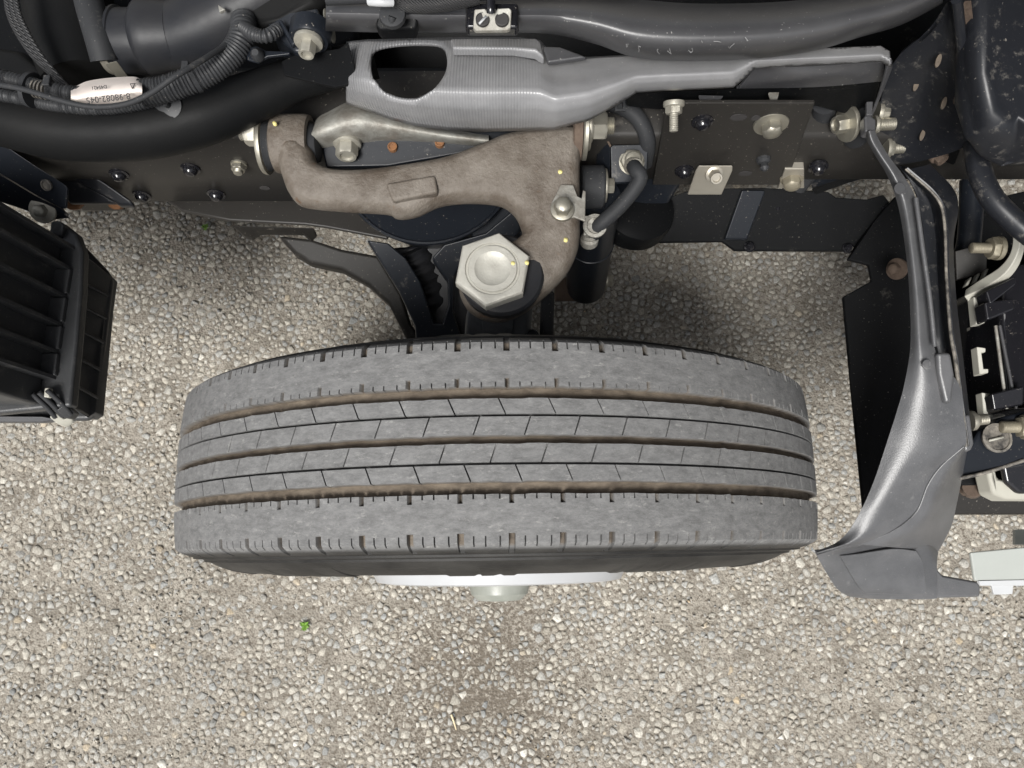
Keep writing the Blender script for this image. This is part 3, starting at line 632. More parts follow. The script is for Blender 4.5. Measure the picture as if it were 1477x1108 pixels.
# ------------------------------------------------------------------ upper control arm
def zarm(u, v): return 0.632 - 0.028*(v-200)/200
arm_px = [(393, 206), (396, 228), (402, 248), (411, 269), (430, 286), (490, 293), (553, 297), (566, 303), (580, 304), (602, 299), (630, 286), (660, 281), (695, 281), (724, 286), (742, 300), (751, 318), (752, 331),
          (735, 342), (700, 347), (676, 362), (663, 386), (661, 414), (672, 438), (692, 452), (716, 457), (742, 451), (768, 436), (790, 417), (799, 409), (818, 388), (832, 362), (838, 335), (838, 290), (838, 230), (836, 178),
          (780, 176), (730, 184), (700, 196), (640, 218), (560, 232), (505, 237), (470, 234), (452, 224), (446, 208), (432, 192), (408, 192)]
arm = lab(casting('control_arm', [(u, v, zarm(u, v)) for u, v, _ in cr([(a, b, 0) for a, b in arm_px + arm_px[:1]], 200)[:-1]], [(0.004, 0.030), (0.0005, 0.022), (0.0, 0.016), (0.0012, 0.0095), (0.0034, 0.0050), (0.0062, 0.0022), (0.0095, 0.0006), (0.0115, 0.0)], 'cast_iron', truck), 'brown rust-tinted cast upper suspension arm')
prism('casting_pad', [(556, 264, zarm(0, 264)+0.0035), (627, 252, zarm(0, 252)+0.0035), (632, 277, zarm(0, 277)+0.0035), (566, 290, zarm(0, 290)+0.0035)], 0.012, 'cast_iron', arm, 0.0028, 3)
bc = P(415, 199, 0.618)
XL, XR = P(390, 199, 0.618).x, P(446, 199, 0.618).x
rb = px(45, 0.618)
lathe('bushing_housing', Vector((XL, bc.y, 0.606)), (1, 0, 0), [(rb*0.80, 0.001), (rb*0.82, 0), (rb*0.97, 0.002), (rb, 0.006), (rb, XR-XL-0.006), (rb*0.96, XR-XL-0.001), (rb*0.80, XR-XL), (rb*0.72, XR-XL-0.004)], 'cast_iron', arm, n=40)
lathe('rubber_bushing', Vector((XL-0.006, bc.y, 0.606)), (1, 0, 0), [(rb*0.90, -0.001), (rb*0.92, 0.001), (rb*0.80, 0.006), (rb*0.75, XR-XL+0.004), (rb*0.6, XR-XL+0.012), (rb*0.4, XR-XL+0.014)], 'rubber', arm, n=32)
lathe('washer', Vector((XL-0.011, bc.y, 0.606)), (1, 0, 0), [(rb*0.4, 0.0), (rb*1.0, 0.0), (rb*1.03, 0.002), (rb*1.03, 0.0045), (rb*0.9, 0.0055)], 'zinc', arm, n=40)
bolt(Vector((XL-0.010, bc.y+0.004, 0.620)), (-1, 0, 0), 0.013, 0.0125, 0.0125, 'zinc_dull', arm, wh=0.001, sr=0.0075, sh=0.006)
# right-hand pivot of the arm
xr0 = P(843, 180, 0.62); 
lathe('washer', Vector((xr0.x-0.002, xr0.y, 0.612)), (1, 0, 0), [(0.012, 0), (0.029, 0), (0.030, 0.0015), (0.030, 0.0045), (0.022, 0.0055), (0.020, 0.0085)], 'zinc', arm, n=36)
bolt(Vector((xr0.x+0.005, xr0.y, 0.618)), (1, 0, 0), 0.0165, 0.0145, 0.0135, 'zinc', arm, wh=0.003, sr=0.0085, sh=0.008)
lathe('bushing_collar', Vector((xr0.x-0.012, xr0.y, 0.612)), (1, 0, 0), [(0.03, 0), (0.032, 0.001), (0.031, 0.009), (0.02, 0.010)], 'rust_dark', arm, n=30)
# ball joint
zb = zarm(715, 395)
bj = P(714, 397, zb)
lathe('ball_joint_seat', Vector((bj.x+0.006, bj.y+0.001, zb-0.014)), (0, 0, 1), [(px(64, zb)*0.97, 0), (px(64, zb)*0.99, 0.012), (px(62, zb)*0.96, 0.0152), (px(56, zb)*0.94, 0.0162), (0.02, 0.0162)], 'boot_rubber', arm, n=48)
hx = px(57, zb)
lab(lathe('ball_joint_cap', P(711, 396, zb+0.001), (0, 0, 1), [(hx*0.99, 0.0, 'h'), (hx, 0.002, 'h'), (hx, 0.0135, 'h'), (hx*0.96, 0.0155, 'h'), (hx*0.80, 0.0162), (hx*0.70, 0.0160), (hx*0.68, 0.0140), (hx*0.63, 0.0140), (hx*0.61, 0.0165), (hx*0.46, 0.0165), (hx*0.36, 0.0140), (hx*0.14, 0.0135), (hx*0.05, 0.0138)], 'cap_zinc', arm, n=48, spin=0.62), 'large pale hexagonal ball joint cap')
def dot(u, v, z, r_, parent):
    p = P(u, v, z); n = 10
    raw('paint_dot', [p + Vector((math.cos(k*0.628)*r_*random.uniform(0.8, 1.15), math.sin(k*0.628)*r_*random.uniform(0.8, 1.15), d)) for d in (0.0008, -0.002) for k in range(n)],
        [tuple(range(n))] + [(k, n+k, n+(k+1) % n, (k+1) % n) for k in range(n)], 'yellow_paint', parent)
dot(808, 248, zarm(0, 248)+0.0003, 0.0022, arm); dot(816, 346, zarm(0, 346)+0.0003, 0.0022, arm); dot(396, 178, 0.6395, 0.002, arm)
dot(740, 380, zb+0.0172, 0.0021, arm); dot(760, 379, zb+0.0162, 0.0021, arm)
pvr = []
for u, a, b, z in ((449, 186, 206, 0.624), (458, 170, 214, 0.630), (476, 160, 212, 0.634), (500, 148, 208, 0.636), (522, 147, 206, 0.636), (545, 156, 205, 0.632), (590, 172, 206, 0.628), (645, 186, 210, 0.622), (705, 194, 216, 0.618)):
    pvr.append([(u, a, z-0.024), (u, a+(b-a)*0.18, z-0.004), (u, a+(b-a)*0.42, z), (u, a+(b-a)*0.68, z-0.008), (u, b, z-0.034)])
lab(loft('pivot_bracket', pvr, 'alloy', truck, nu=40, nv=14, t=0.004), 'pale cast pivot bracket behind the suspension arm')
pb = prism('bracket_plate', [(463, 205, 0.600), (474, 192, 0.604), (530, 190, 0.604), (700, 190, 0.602), (752, 186, 0.602), (700, 215, 0.598), (640, 226, 0.595), (560, 240, 0.592), (470, 242, 0.592)], 0.008, 'black_paint', truck, 0.002)
for u, v in ((566, 212), (634, 206)):
    p = P(u, v, 0.6012); lathe('rusty_hole', p, (0, 0, 1), [(0.0048, -0.003), (0.0048, 0.0015), (0.0036, 0.0018), (0.003, 0.0005), (0.0005, 0.0005)], 'rust', pb, n=14)
bolt(P(501, 206, 0.606), (0.02, -1, 0.10), 0.0140, 0.0110, 0.012, 'zinc_dull', pb, wh=0.004)

# ------------------------------------------------------------------ spring seat, strut, lower link, knuckle
sc_ = P(618, 236, 0.441); rs_ = px(130, 0.441)*1.02
seat = lab(lathe('spring_seat', sc_, (0, 0, 1), [(rs_*0.55, -0.12), (rs_*0.72, -0.09), (rs_*0.90, -0.03), (rs_*0.97, -0.006), (rs_, 0), (rs_*0.995, 0.003), (rs_*0.975, 0.0035), (rs_*0.955, 0.002), (rs_*0.6, 0.001), (rs_*0.1, 0.001)], 'black_paint', truck, n=64), 'round black spring seat under the suspension arm')
st = lab(prism('strut_yoke', [(528, 345, 0.42), (560, 350, 0.42), (585, 372, 0.415), (606, 405, 0.40), (618, 440, 0.39), (626, 466, 0.38), (638, 466, 0.38), (646, 440, 0.385), (645, 405, 0.395), (622, 372, 0.41), (640, 352, 0.42), (700, 335, 0.43), (742, 300, 0.44), (752, 330, 0.43), (735, 350, 0.42), (700, 352, 0.41), (672, 368, 0.40), (655, 400, 0.39), (654, 450, 0.38), (668, 494, 0.37), (600, 494, 0.37), (598, 470, 0.375), (575, 420, 0.39)], 0.016, 'black_paint', truck, 0.003), 'black forked lower suspension yoke')
tube('rubber_boot', [(588, 362, 0.37), (605, 400, 0.35), (622, 440, 0.33), (632, 476, 0.30)], px(34, 0.35), 'boot_rubber', st, n=24, corr=(0.014, 0.004))
tube('drive_boot', [(640, 400, 0.33), (690, 392, 0.33), (700, 440, 0.31), (690, 490, 0.29)], px(36, 0.33), 'boot_rubber', st, n=20, corr=(0.02, 0.004))
prism('spring_tower', [(556, 356, 0.375), (640, 350, 0.38), (700, 345, 0.38), (690, 420, 0.36), (672, 494, 0.34), (606, 494, 0.34), (588, 440, 0.35)], 0.02, 'boot_rubber', st, 0.006)
prism('yoke_gusset', [(680, 300, 0.425), (752, 276, 0.43), (756, 338, 0.42), (720, 345, 0.415), (680, 345, 0.415)], 0.01, 'black_paint', st, 0.003)
lk = lab(prism('suspension_link', [(399, 338, 0.36), (449, 344, 0.36), (492, 358, 0.355), (547, 368, 0.35), (556, 384, 0.345), (579, 424, 0.335), (592, 466, 0.32), (610, 492, 0.315), (586, 490, 0.315), (560, 438, 0.33), (530, 410, 0.335), (492, 389, 0.34), (446, 379, 0.345), (424, 366, 0.35)], 0.022, 'link_steel', truck, 0.006, 3), 'bent dark steel lower link over the asphalt')
prism('link_bracket', [(334, 325, 0.40), (452, 328, 0.40), (455, 336, 0.395), (446, 345, 0.385), (432, 332, 0.39), (372, 335, 0.39), (362, 342, 0.385), (352, 340, 0.385)], 0.012, 'link_steel', lk, 0.002)
kn = lab(prism('steering_knuckle', [(672, 440, 0.55), (770, 436, 0.55), (764, 470, 0.53), (775, 498, 0.50), (668, 498, 0.50)], 0.16, 'knuckle_iron', truck, 0.006, 3), 'dark cast steering knuckle behind the tyre')
prism('casting_rib', [(694, 462, 0.541), (742, 460, 0.541), (740, 480, 0.526), (696, 481, 0.526)], 0.006, 'knuckle_iron', kn, 0.002)
bolt(P(767, 486, 0.52), (0, 0, 1), 0.008, 0.006, 0.005, 'black_paint', kn)
lab(tube('sensor_cable', [(790, 425, 0.48), (789, 455, 0.49), (788, 500, 0.47), (786, 540, 0.42)], px(10, 0.48), 'rubber', truck), 'short grey rubber cable running down behind the tyre')

# ------------------------------------------------------------------ shock absorber
sh0 = P(860, 285, 0.545); sh1 = P(845, 412, 0.31)
sh = lab(tube('shock_absorber', [sh0, sh0.lerp(sh1, 0.35), sh0.lerp(sh1, 0.7), sh1], [0.026, 0.0265, 0.0265, 0.0265], 'black_paint', truck, n=28), 'black shock absorber standing beside the suspension arm')
md = sh0.lerp(sh1, 0.45)
lathe('weld_ring', md, (sh1-sh0), [(0.026, -0.001), (0.0275, 0), (0.0275, 0.0015), (0.026, 0.003)], 'black_paint', sh, n=30)
e0 = P(838, 270, 0.555)
lathe('bushing_eye', e0, (1, 0, 0), [(0.012, 0), (0.021, 0.0), (0.0225, 0.002), (0.0225, 0.022), (0.021, 0.024), (0.01, 0.024)], 'rubber', sh, n=30)
bolt(e0 + Vector((0.024, 0, 0.003)), (1, 0, 0), 0.018, 0.0085, 0.007, 'zinc', sh, wh=0.003)
bolt(P(874, 404, 0.32), (1, -0.1, 0), 0.014, 0.009, 0.006, 'zinc', sh)
lathe('mount_shaft', P(800, 418, 0.30), (1, 0, 0), [(0.014, 0), (0.016, 0.001), (0.016, 0.03), (0.013, 0.032)], 'rust_dark', sh, n=20)

# ------------------------------------------------------------------ brake hose, its brackets
hb = lab(prism('hose_bracket', [(881, 212, 0.575), (884, 209, 0.575), (932, 208, 0.575), (935, 211, 0.575), (933, 252, 0.56), (929, 262, 0.557), (882, 264, 0.557)], 0.004, 'black_paint', truck, 0.001), 'square black bracket holding the brake hose')
prism('bracket_side', [(881, 211, 0.574), (879, 262, 0.556), (860, 240, 0.54), (862, 185, 0.57), (868, 183, 0.57)], 0.003, 'black_paint', hb, 0.001)
prism('bracket_worn_edge', [(868, 183, 0.5735), (882, 210, 0.5765), (880, 212, 0.5765), (866, 186, 0.5735)], 0.002, 'rust_dark', hb, 0.0005)
bolt(P(911, 234, 0.568), (0, -0.25, 1), 0.0130, 0.0125, 0.006, 'zinc', hb, wh=0.001, sr=0.0085, sh=0.008, name='hex_nut')
lab(tube('brake_hose', [(912, 238, 0.582), (918, 246, 0.594), (924, 256, 0.592), (914, 274, 0.585), (893, 299, 0.575), (870, 320, 0.568), (858, 332, 0.558), (852, 345, 0.54)], px(11.5, 0.58), 'rubber', truck), 'grey rubber brake hose bent towards the arm')
lathe('hose_ferrule', P(913, 240, 0.583), (0.3, -0.5, 0.8), [(0.0085, -0.004), (0.0088, 0.004), (0.008, 0.006)], 'steel_plate', hb, n=20)
zt = zarm(0, 290)+0.0065
tb = lab(prism('hose_clamp_plate', [(u, v, zt) for u, v in ((809, 266), (827, 267), (833, 283), (839, 286), (841, 274), (845, 276), (844, 319), (829, 313), (816, 315), (796, 313), (795, 294))], 0.003, 'alloy', truck, 0.0008), 'pale metal clamp plate bolted on the arm')
bolt(P(811, 303, zt+0.001), (0, 0, 1), 0.0115, 0.0085, 0.010, 'zinc', tb, dome=True)
rp = P(858, 326, 0.566)
lathe('clamp_ring', rp, (0, -0.2, 1), [(0.012, -0.002), (0.0125, 0.0), (0.012, 0.002), (0.0085, 0.0025), (0.008, 0.0015), (0.0075, 0.0005)], 'alloy', tb, n=24)
prism('clamp_arm', [(842, 311, 0.570), (856, 311, 0.570), (858, 322, 0.567), (856, 338, 0.562), (842, 340, 0.562)], 0.003, 'alloy', tb, 0.0008)
lathe('grommet', P(850, 346, 0.545), (0, 0.4, 1), [(0.0085, -0.006), (0.0095, -0.004), (0.0095, 0.002), (0.007, 0.004), (0.008, 0.006), (0.007, 0.009)], 'alloy', tb, n=18)
lab(tube('thick_hose', [(880, 148, 0.60), (908, 160, 0.595), (925, 178, 0.59), (934, 205, 0.575), (930, 235, 0.54)], px(13, 0.59), 'rubber', truck), 'thick black hose curving behind the bracket')
lab(tube('thin_hose', [(885, 300, 0.44), (893, 318, 0.43), (905, 338, 0.41), (915, 345, 0.40)], px(9, 0.42), 'rubber', truck), 'thin black hose below the shock absorber')
prism('hose_end_clip', [(906, 332, 0.415), (915, 330, 0.415), (913, 348, 0.41), (907, 348, 0.41)], 0.004, 'alloy', truck, 0.0006)
lab(lathe('air_bellows', P(915, 305, 0.42), (0.2, 0.1, 1), [(0.044, -0.018), (0.048, -0.010), (0.047, 0.0), (0.048, 0.008), (0.046, 0.014), (0.034, 0.020), (0.01, 0.022)], 'black_plastic', truck, n=36), 'round black rubber bump stop behind the shock absorber')
prism('crossmember', [(700, 250, 0.50), (850, 230, 0.52), (930, 200, 0.53), (990, 250, 0.47), (940, 330, 0.40), (840, 350, 0.38), (760, 330, 0.40)], 0.02, 'black_paint', truck, 0.006)

# ------------------------------------------------------------------ wheel house liner (ribbed grey plastic)
st_u = [499, 530, 565, 600, 645, 700, 750, 779, 800, 850, 890, 918, 960, 1010, 1058, 1072, 1088, 1150, 1220, 1270, 1284]
st_t = [60, 57, 56, 55, 54, 54, 54, 58, 82, 82, 80, 79, 78, 76, 74, 73.5, 73, 71, 68, 66, 74]
st_b = [150, 160, 173, 182, 188, 190, 189, 188, 187, 174, 152, 134, 131, 129, 126.5, 115, 99, 95, 92, 89, 98]
hole_px = [(535, 78), (543, 70), (560, 65), (590, 62), (620, 62), (636, 65), (643, 74), (645, 92), (641, 108), (630, 124), (614, 138), (594, 146), (572, 144), (552, 133), (539, 116), (534, 96)]
def zliner(u, v):
    a = np.interp(u, st_u, st_t); b = np.interp(u, st_u, st_b); k = (b-a)/130.0; s_ = (v-a)/max(b-a, 1)
    return float(np.interp(s_, [0, 0.2, 0.42, 0.58, 0.75, 0.9, 1], [0.7245-0.034*k, 0.7245-0.019*k, 0.7245-0.005*k, 0.7245, 0.723-0.012*k, 0.722-0.034*k, 0.722-0.062*k])) - 0.022*max(0.0, (545-u)/45)**2
def build_liner():
    from mathutils.geometry import delaunay_2d_cdt
    ring = [(u, a) for u, a in zip(st_u, st_t)] + [(u, b) for u, b in zip(st_u[::-1], st_b[::-1])]
    out = []
    for i in range(len(ring)):
        a, b = ring[i], ring[(i+1) % len(ring)]; n = max(1, int(math.hypot(b[0]-a[0], b[1]-a[1])/7))
        out += [(a[0]+(b[0]-a[0])*k/n, a[1]+(b[1]-a[1])*k/n) for k in range(n)]
    hp = [tuple(q[:2]) for q in cr([(u, v, 0) for u, v in hole_px + hole_px[:1]], 61)[:-1]]
    pts = out + hp; no, nh = len(out), len(hp)
    ed = [(i, (i+1) % no) for i in range(no)] + [(no+i, no+(i+1) % nh) for i in range(nh)]
    hpa = np.array(hp)
    for u in np.arange(502, 1284, 6.0):
        a = np.interp(u, st_u, st_t); b = np.interp(u, st_u, st_b)
        for s_ in np.linspace(0, 1, 24)[1:-1]:
            v = a+(b-a)*s_
            if np.min(np.hypot(hpa[:, 0]-u, hpa[:, 1]-v)) > 4: pts.append((float(u), float(v)))
    r_ = delaunay_2d_cdt([Vector(p) for p in pts], ed, [], 0, 1e-4)
    v2, f2 = r_[0], r_[2]
    return v2, f2, out, hp
def inside(p, poly):
    x, y = p; c = False; n = len(poly); j = n-1
    for i in range(n):
        xi, yi = poly[i]; xj, yj = poly[j]
        if (yi > y) != (yj > y) and x < (xj-xi)*(y-yi)/(yj-yi)+xi: c = not c
        j = i
    return c
v2, f2, lo_, lh_ = build_liner()
keep = []
for f in f2:
    c = (sum(v2[i].x for i in f)/len(f), sum(v2[i].y for i in f)/len(f))
    ar = abs(sum(v2[f[i]].x*v2[f[(i+1) % len(f)]].y - v2[f[(i+1) % len(f)]].x*v2[f[i]].y for i in range(len(f))))/2
    if ar > 0.6 and inside(c, lo_) and not inside(c, lh_): keep.append(tuple(f))
me = bpy.data.meshes.new('wheel_house_liner'); me.from_pydata([tuple(P(p.x, p.y, zliner(p.x, p.y))) for p in v2], [], keep); me.validate(); me.update()
bm = bmesh.new(); bm.from_mesh(me); bmesh.ops.delete(bm, geom=[v for v in bm.verts if not v.link_faces], context='VERTS'); bmesh.ops.recalc_face_normals(bm, faces=bm.faces)
if sum(f.normal.z for f in bm.faces) < 0: bmesh.ops.reverse_faces(bm, faces=bm.faces)
bm.to_mesh(me); bm.free()
liner = link('wheel_house_liner', me, 'ribbed_plastic', truck)
so_ = liner.modifiers.new('solid', 'SOLIDIFY'); so_.thickness = 0.003; so_.offset = -1
add_wave('ribbed_plastic', 122, 0.3)
lab(liner, 'grey ribbed plastic wheel house liner with a rounded opening')
rim_pts = [(u, v, 0.7275 if v < 90 else 0.7275-0.02*(v-90)/55) for u, v in hole_px]
# raised lip along the top of the liner
prism('liner_lip', [(648, 55, 0.714), (700, 54, 0.714), (774, 54, 0.714), (780, 60, 0.716), (786, 84, 0.722), (772, 75, 0.724), (740, 70, 0.722), (652, 69, 0.722)], 0.012, 'ribbed_plastic', liner, 0.003, 3)
prism('liner_step', [(783, 66, 0.722), (808, 67, 0.722), (848, 82, 0.722), (790, 90, 0.722)], 0.006, 'faded_plastic', liner, 0.002)
prism('liner_tab', [(406, 88, 0.69), (421, 80, 0.692), (462, 74, 0.70), (489, 70, 0.705), (502, 60, 0.715), (512, 100, 0.712), (502, 122, 0.70), (483, 126, 0.695), (445, 117, 0.69), (409, 108, 0.688)], 0.003, 'black_plastic', liner, 0.001)
# lower flange of the liner at its front end
loft('liner_flange', [[(1066, 128, 0.66), (1088, 100, 0.685), (1096, 98, 0.69)], [(1072, 128, 0.655), (1150, 112, 0.68), (1160, 96, 0.69)], [(1180, 126, 0.655), (1225, 108, 0.675), (1230, 92, 0.688)], [(1272, 118, 0.655), (1275, 104, 0.672), (1276, 90, 0.688)]], 'faded_plastic', liner, nu=20, nv=8)
loft('liner_end_strip', [[(1278, 88, 0.70), (1287, 90, 0.70)], [(1278, 108, 0.685), (1287, 100, 0.685)], [(1266, 140, 0.65), (1271, 140, 0.65)], [(1250, 178, 0.61), (1255, 178, 0.61)]], 'faded_plastic', liner, nu=14, nv=3)
lab(prism('inner_liner', [(905, 135, 0.655), (1065, 128, 0.655), (1270, 118, 0.65), (1255, 170, 0.60), (1180, 150, 0.62), (1060, 150, 0.62), (950, 155, 0.61), (905, 150, 0.61)], 0.004, 'black_plastic', truck, 0.001), 'black inner liner below the grey plastic')
prism('clip_tongue', [(1109, 133, 0.66), (1124, 133, 0.66), (1121, 146, 0.645), (1113, 146, 0.645)], 0.003, 'alloy', truck, 0.0006)
prism('clip_slot', [(1008, 137, 0.66), (1044, 138, 0.66), (1040, 142, 0.655), (1010, 142, 0.655)], 0.003, 'faded_plastic', truck, 0.0006)
lathe('square_grommet', P(894, 153, 0.64), (0, -0.3, 1), [(0.007, -0.003), (0.007, 0.001), (0.004, 0.0015), (0.0035, -0.001), (0.001, -0.001)], 'rubber', truck, n=4)

# ------------------------------------------------------------------ big grey duct across the top
du = [470, 560, 660, 740, 800, 860, 920, 1000, 1100, 1180, 1240, 1300, 1360]
dt = [-14, -12, -8, -8, -10, -8, -1, 5, 4, -3, -12, -22, -40]
db = [45, 47, 47, 47, 50, 64, 84, 88, 84, 72, 54, 36, 5]
rows = []
for u, a, b in zip(du, dt, db):
    h = b-a
    rows.append([(u, a, 0.735), (u, a+h*0.10, 0.765), (u, a+h*0.35, 0.785), (u, a+h*0.65, 0.785), (u, a+h*0.90, 0.765), (u, b, 0.735)])
duct = lab(loft('intake_duct', rows, 'faded_plastic', truck, nu=60, nv=16), 'long faded grey plastic duct across the top')
prism('clip_recess', [(545, 20, 0.786), (590, 19, 0.786), (603, 27, 0.785), (600, 42, 0.780), (548, 44, 0.780), (541, 36, 0.783)], 0.012, 'black_plastic', duct, 0.002)
tube('clip_prong', [(566, 24, 0.800), (565, 32, 0.797), (568, 40, 0.793)], [0.003, 0.0025, 0.001], 'conduit', duct, n=8)
lathe('clip_head', P(566, 22, 0.797), (0, -0.2, 1), [(0.010, -0.002), (0.0095, 0.002), (0.004, 0.003)], 'conduit', duct, n=18)
for k in range(9):
    u0 = 905 + k*21 + random.uniform(-6, 6); v0 = random.uniform(58, 76) - (4 if k > 5 else 0); pts_ = [(u0, v0)]
    for _ in range(3): pts_.append((pts_[-1][0] + random.uniform(-2, 6), pts_[-1][1] + random.uniform(-5, 5)))
    def zd(u, v):
        a = np.interp(u, du, dt); b = np.interp(u, du, db); return float(np.interp((v-a)/(b-a), [0.35, 0.65, 0.90, 1], [0.785, 0.785, 0.765, 0.735])) + 0.0045
    tube('residue_mark', [(u, v, zd(u, v)) for u, v in pts_], 0.0003, 'residue', duct, n=5, step=0.002)
mb = lab(prism('metal_bracket', [(684, 13, 0.800), (700, 12, 0.800), (703, 17, 0.800), (714, 17, 0.800), (717, 12, 0.800), (734, 11, 0.800), (738, 14, 0.800), (737, 40, 0.793), (733, 43, 0.793), (686, 44, 0.793), (682, 40, 0.793)], 0.004, 'alloy', truck, 0.001), 'small pale metal bracket with two round holes')
for u in (696, 724): lathe('round_hole', P(u, 28, 0.7975), (0, -0.15, 1), [(0.0052, -0.002), (0.0052, 0.0006), (0.0046, 0.0009), (0.0044, 0.0004), (0.0003, 0.0004)], 'ink', mb, n=22)
prism('chalk_mark', [(690, 33, 0.7990), (700, 22, 0.8000), (703, 24, 0.8000), (692, 35, 0.7990)], 0.001, 'white_paint', mb, 0)
tube('bracket_post', [(708, 2, 0.806), (708, 12, 0.806), (708, 18, 0.804)], 0.0034, 'gloss_black', mb, n=10)
box('bracket_shroud', P(710, 28, 0.788), (0.040, 0.022, 0.012), 'gloss_black', mb, 0.003)
lab(tube('mesh_hose', [(560, 2, 0.80), (600, 8, 0.80), (640, 6, 0.80), (690, -4, 0.80)], px(12, 0.8), 'braid', truck), 'mesh sleeved hose at the top edge')
lab(tube('hose_clip', [(533, 2, 0.812), (549, 3, 0.815), (566, 3, 0.812)], px(7, 0.8), 'white_paint', truck, n=12), 'white clip on the mesh hose')
lab(tube('rubber_pipe', [(470, -2, 0.80), (560, -6, 0.80), (700, -10, 0.80), (800, -14, 0.80), (900, -16, 0.80)], px(11, 0.8), 'rubber', truck), 'dark rubber pipe along the top edge')

# ------------------------------------------------------------------ engine bay, left
lab(tube('air_duct', [(-90, 150, 0.655), (0, 168, 0.655), (70, 184, 0.652), (140, 190, 0.65), (220, 184, 0.65), (300, 165, 0.65), (370, 138, 0.65), (440, 110, 0.65), (540, 85, 0.65)], [0.0265, 0.027, 0.028, 0.028, 0.028, 0.0265, 0.0225, 0.019, 0.018], 'duct_plastic', truck, n=32), 'smooth matte black duct curving along the rail')
cm = lab(tube('corrugated_conduit', [(-30, 108, 0.705), (20, 116, 0.705), (60, 127, 0.705), (110, 136, 0.703), (160, 139, 0.70), (205, 136, 0.70), (245, 126, 0.70)], px(13, 0.70), 'conduit', truck, n=18, corr=(0.0032, 0.0014)), 'thin corrugated cable conduit with white markings')
lab(tube('corrugated_conduit', [(205, 134, 0.70), (240, 128, 0.70), (280, 114, 0.70), (312, 97, 0.70), (338, 74, 0.70), (350, 50, 0.70), (352, 30, 0.69)], px(21, 0.70), 'conduit', truck, n=22, corr=(0.0029, 0.0012)), 'thick corrugated conduit rising to the right')
lab(tube('corrugated_conduit', [(-30, 132, 0.69), (30, 142, 0.69), (80, 152, 0.69), (140, 157, 0.69), (195, 151, 0.69), (238, 140, 0.69)], px(10.5, 0.69), 'conduit', truck, n=16, corr=(0.0029, 0.0012)), 'lower corrugated conduit under the thin cable')
lab(tube('corrugated_conduit', [(352, 40, 0.71), (368, 50, 0.715), (385, 52, 0.715), (402, 42, 0.71)], px(11, 0.7), 'conduit', truck, n=16, corr=(0.0029, 0.0012)), 'short corrugated conduit beside the mount')
lab(tube('thin_cable', [(-30, 118, 0.724), (30, 128, 0.724), (80, 143, 0.722), (130, 154, 0.718), (178, 151, 0.718), (215, 136, 0.724), (250, 112, 0.732), (290, 88, 0.725), (325, 66, 0.71)], px(4.5, 0.72), 'rubber', truck, n=10), 'thin black cable tied over the conduits')
def band(u, v, z, ax, r_, parent, w_=0.004):
    return lathe('cable_tie', P(u, v, z), ax, [(r_*0.9, -w_/2), (r_, -w_/2), (r_, w_/2), (r_*0.9, w_/2)], 'rubber', parent, n=24)
band(46, 130, 0.70, (1, -0.25, 0), 0.0150, cm); band(281, 113, 0.70, (1, 0.5, 0), 0.0128, cm)
box('tie_head', P(268, 96, 0.716), (0.006, 0.008, 0.006), 'rubber', cm, 0.001)
box('tie_head', P(68, 117, 0.712), (0.006, 0.010, 0.004), 'rubber', cm, 0.001)
for u, v in ((38, 124), (52, 128), (57, 129), (62, 130), (68, 131)): band(u, v, 0.705, (1, -0.22, 0), 0.0078, cm, 0.0013).data.materials[0] = M['worn_edge']
# paper label wrapped on the conduit
lr = []
for u, a, b in ((102, 128, 151), (112, 124, 153), (126, 118, 152), (150, 114, 150), (175, 112, 148), (196, 112, 144), (205, 118, 141)):
    lr.append([(u, a-1, 0.702), (u, a+(b-a)*0.25, 0.7155), (u, a+(b-a)*0.5, 0.719), (u, a+(b-a)*0.75, 0.716), (u, b, 0.704)])
pl = lab(loft('paper_label', lr, 'label_paper', truck, nu=26, nv=10, t=0.0006), 'white paper label on the cable conduit')
def text(s, u, v, z, size, ang, parent):
    c = bpy.data.curves.new('printed_text', 'FONT'); c.body = s; c.size = size; c.align_x = 'CENTER'; c.align_y = 'CENTER'; c.extrude = 0.0002
    o = bpy.data.objects.new('printed_text', c); COL.objects.link(o); o.location = P(u, v, z); o.rotation_euler = (R(-18), 0, R(ang)); c.materials.append(M['ink'])
    bpy.context.view_layer.update(); me = bpy.data.meshes.new_from_object(o.evaluated_get(bpy.context.evaluated_depsgraph_get()))
    q = bpy.data.objects.new('printed_text', me); COL.objects.link(q); q.matrix_world = o.matrix_world.copy(); bpy.data.objects.remove(o)
    q.parent = parent; return q
tx = text('8-98082-045', 156, 141.5, 0.7205, 0.0072, 187, pl)
text('D45421', 143, 126, 0.7215, 0.0040, 187, pl)
tp = [P(*q) for q in ((188, 121, 0.7195), (195, 120.5, 0.719), (191, 128, 0.7205))]
for i in range(3): tube('printed_mark', [tp[i], tp[(i+1) % 3]], 0.00035, 'ink', pl, n=5, step=0.01)
for k, off in enumerate((0, 7, 14)):
    lab(tube('braided_hose', [(9+off*0.9, -20, 0.69), (12+off*0.95, 15, 0.69), (24+off, 45, 0.685), (46+off*0.8, 78, 0.68), (70+off*0.5, 103, 0.675), (92+off*0.3, 125, 0.67)], px(4.6, 0.68), 'braid', truck, n=12), ('leftmost', 'middle', 'rightmost')[k] + ' of three braided hoses at the top left corner')
lab(tube('turbo_pipe', [(92, -70, 0.62), (98, 0, 0.62), (108, 60, 0.62), (122, 125, 0.62)], [0.042, 0.042, 0.041, 0.039], 'duct_plastic', truck, n=36), 'wide matte black pipe behind the braided hoses')
lab(tube('vent_hose', [(118, -40, 0.68), (130, 10, 0.68), (143, 55, 0.675), (152, 88, 0.665)], px(22, 0.68), 'rubber', truck, n=24), 'soft black hose pushed against the big boot')
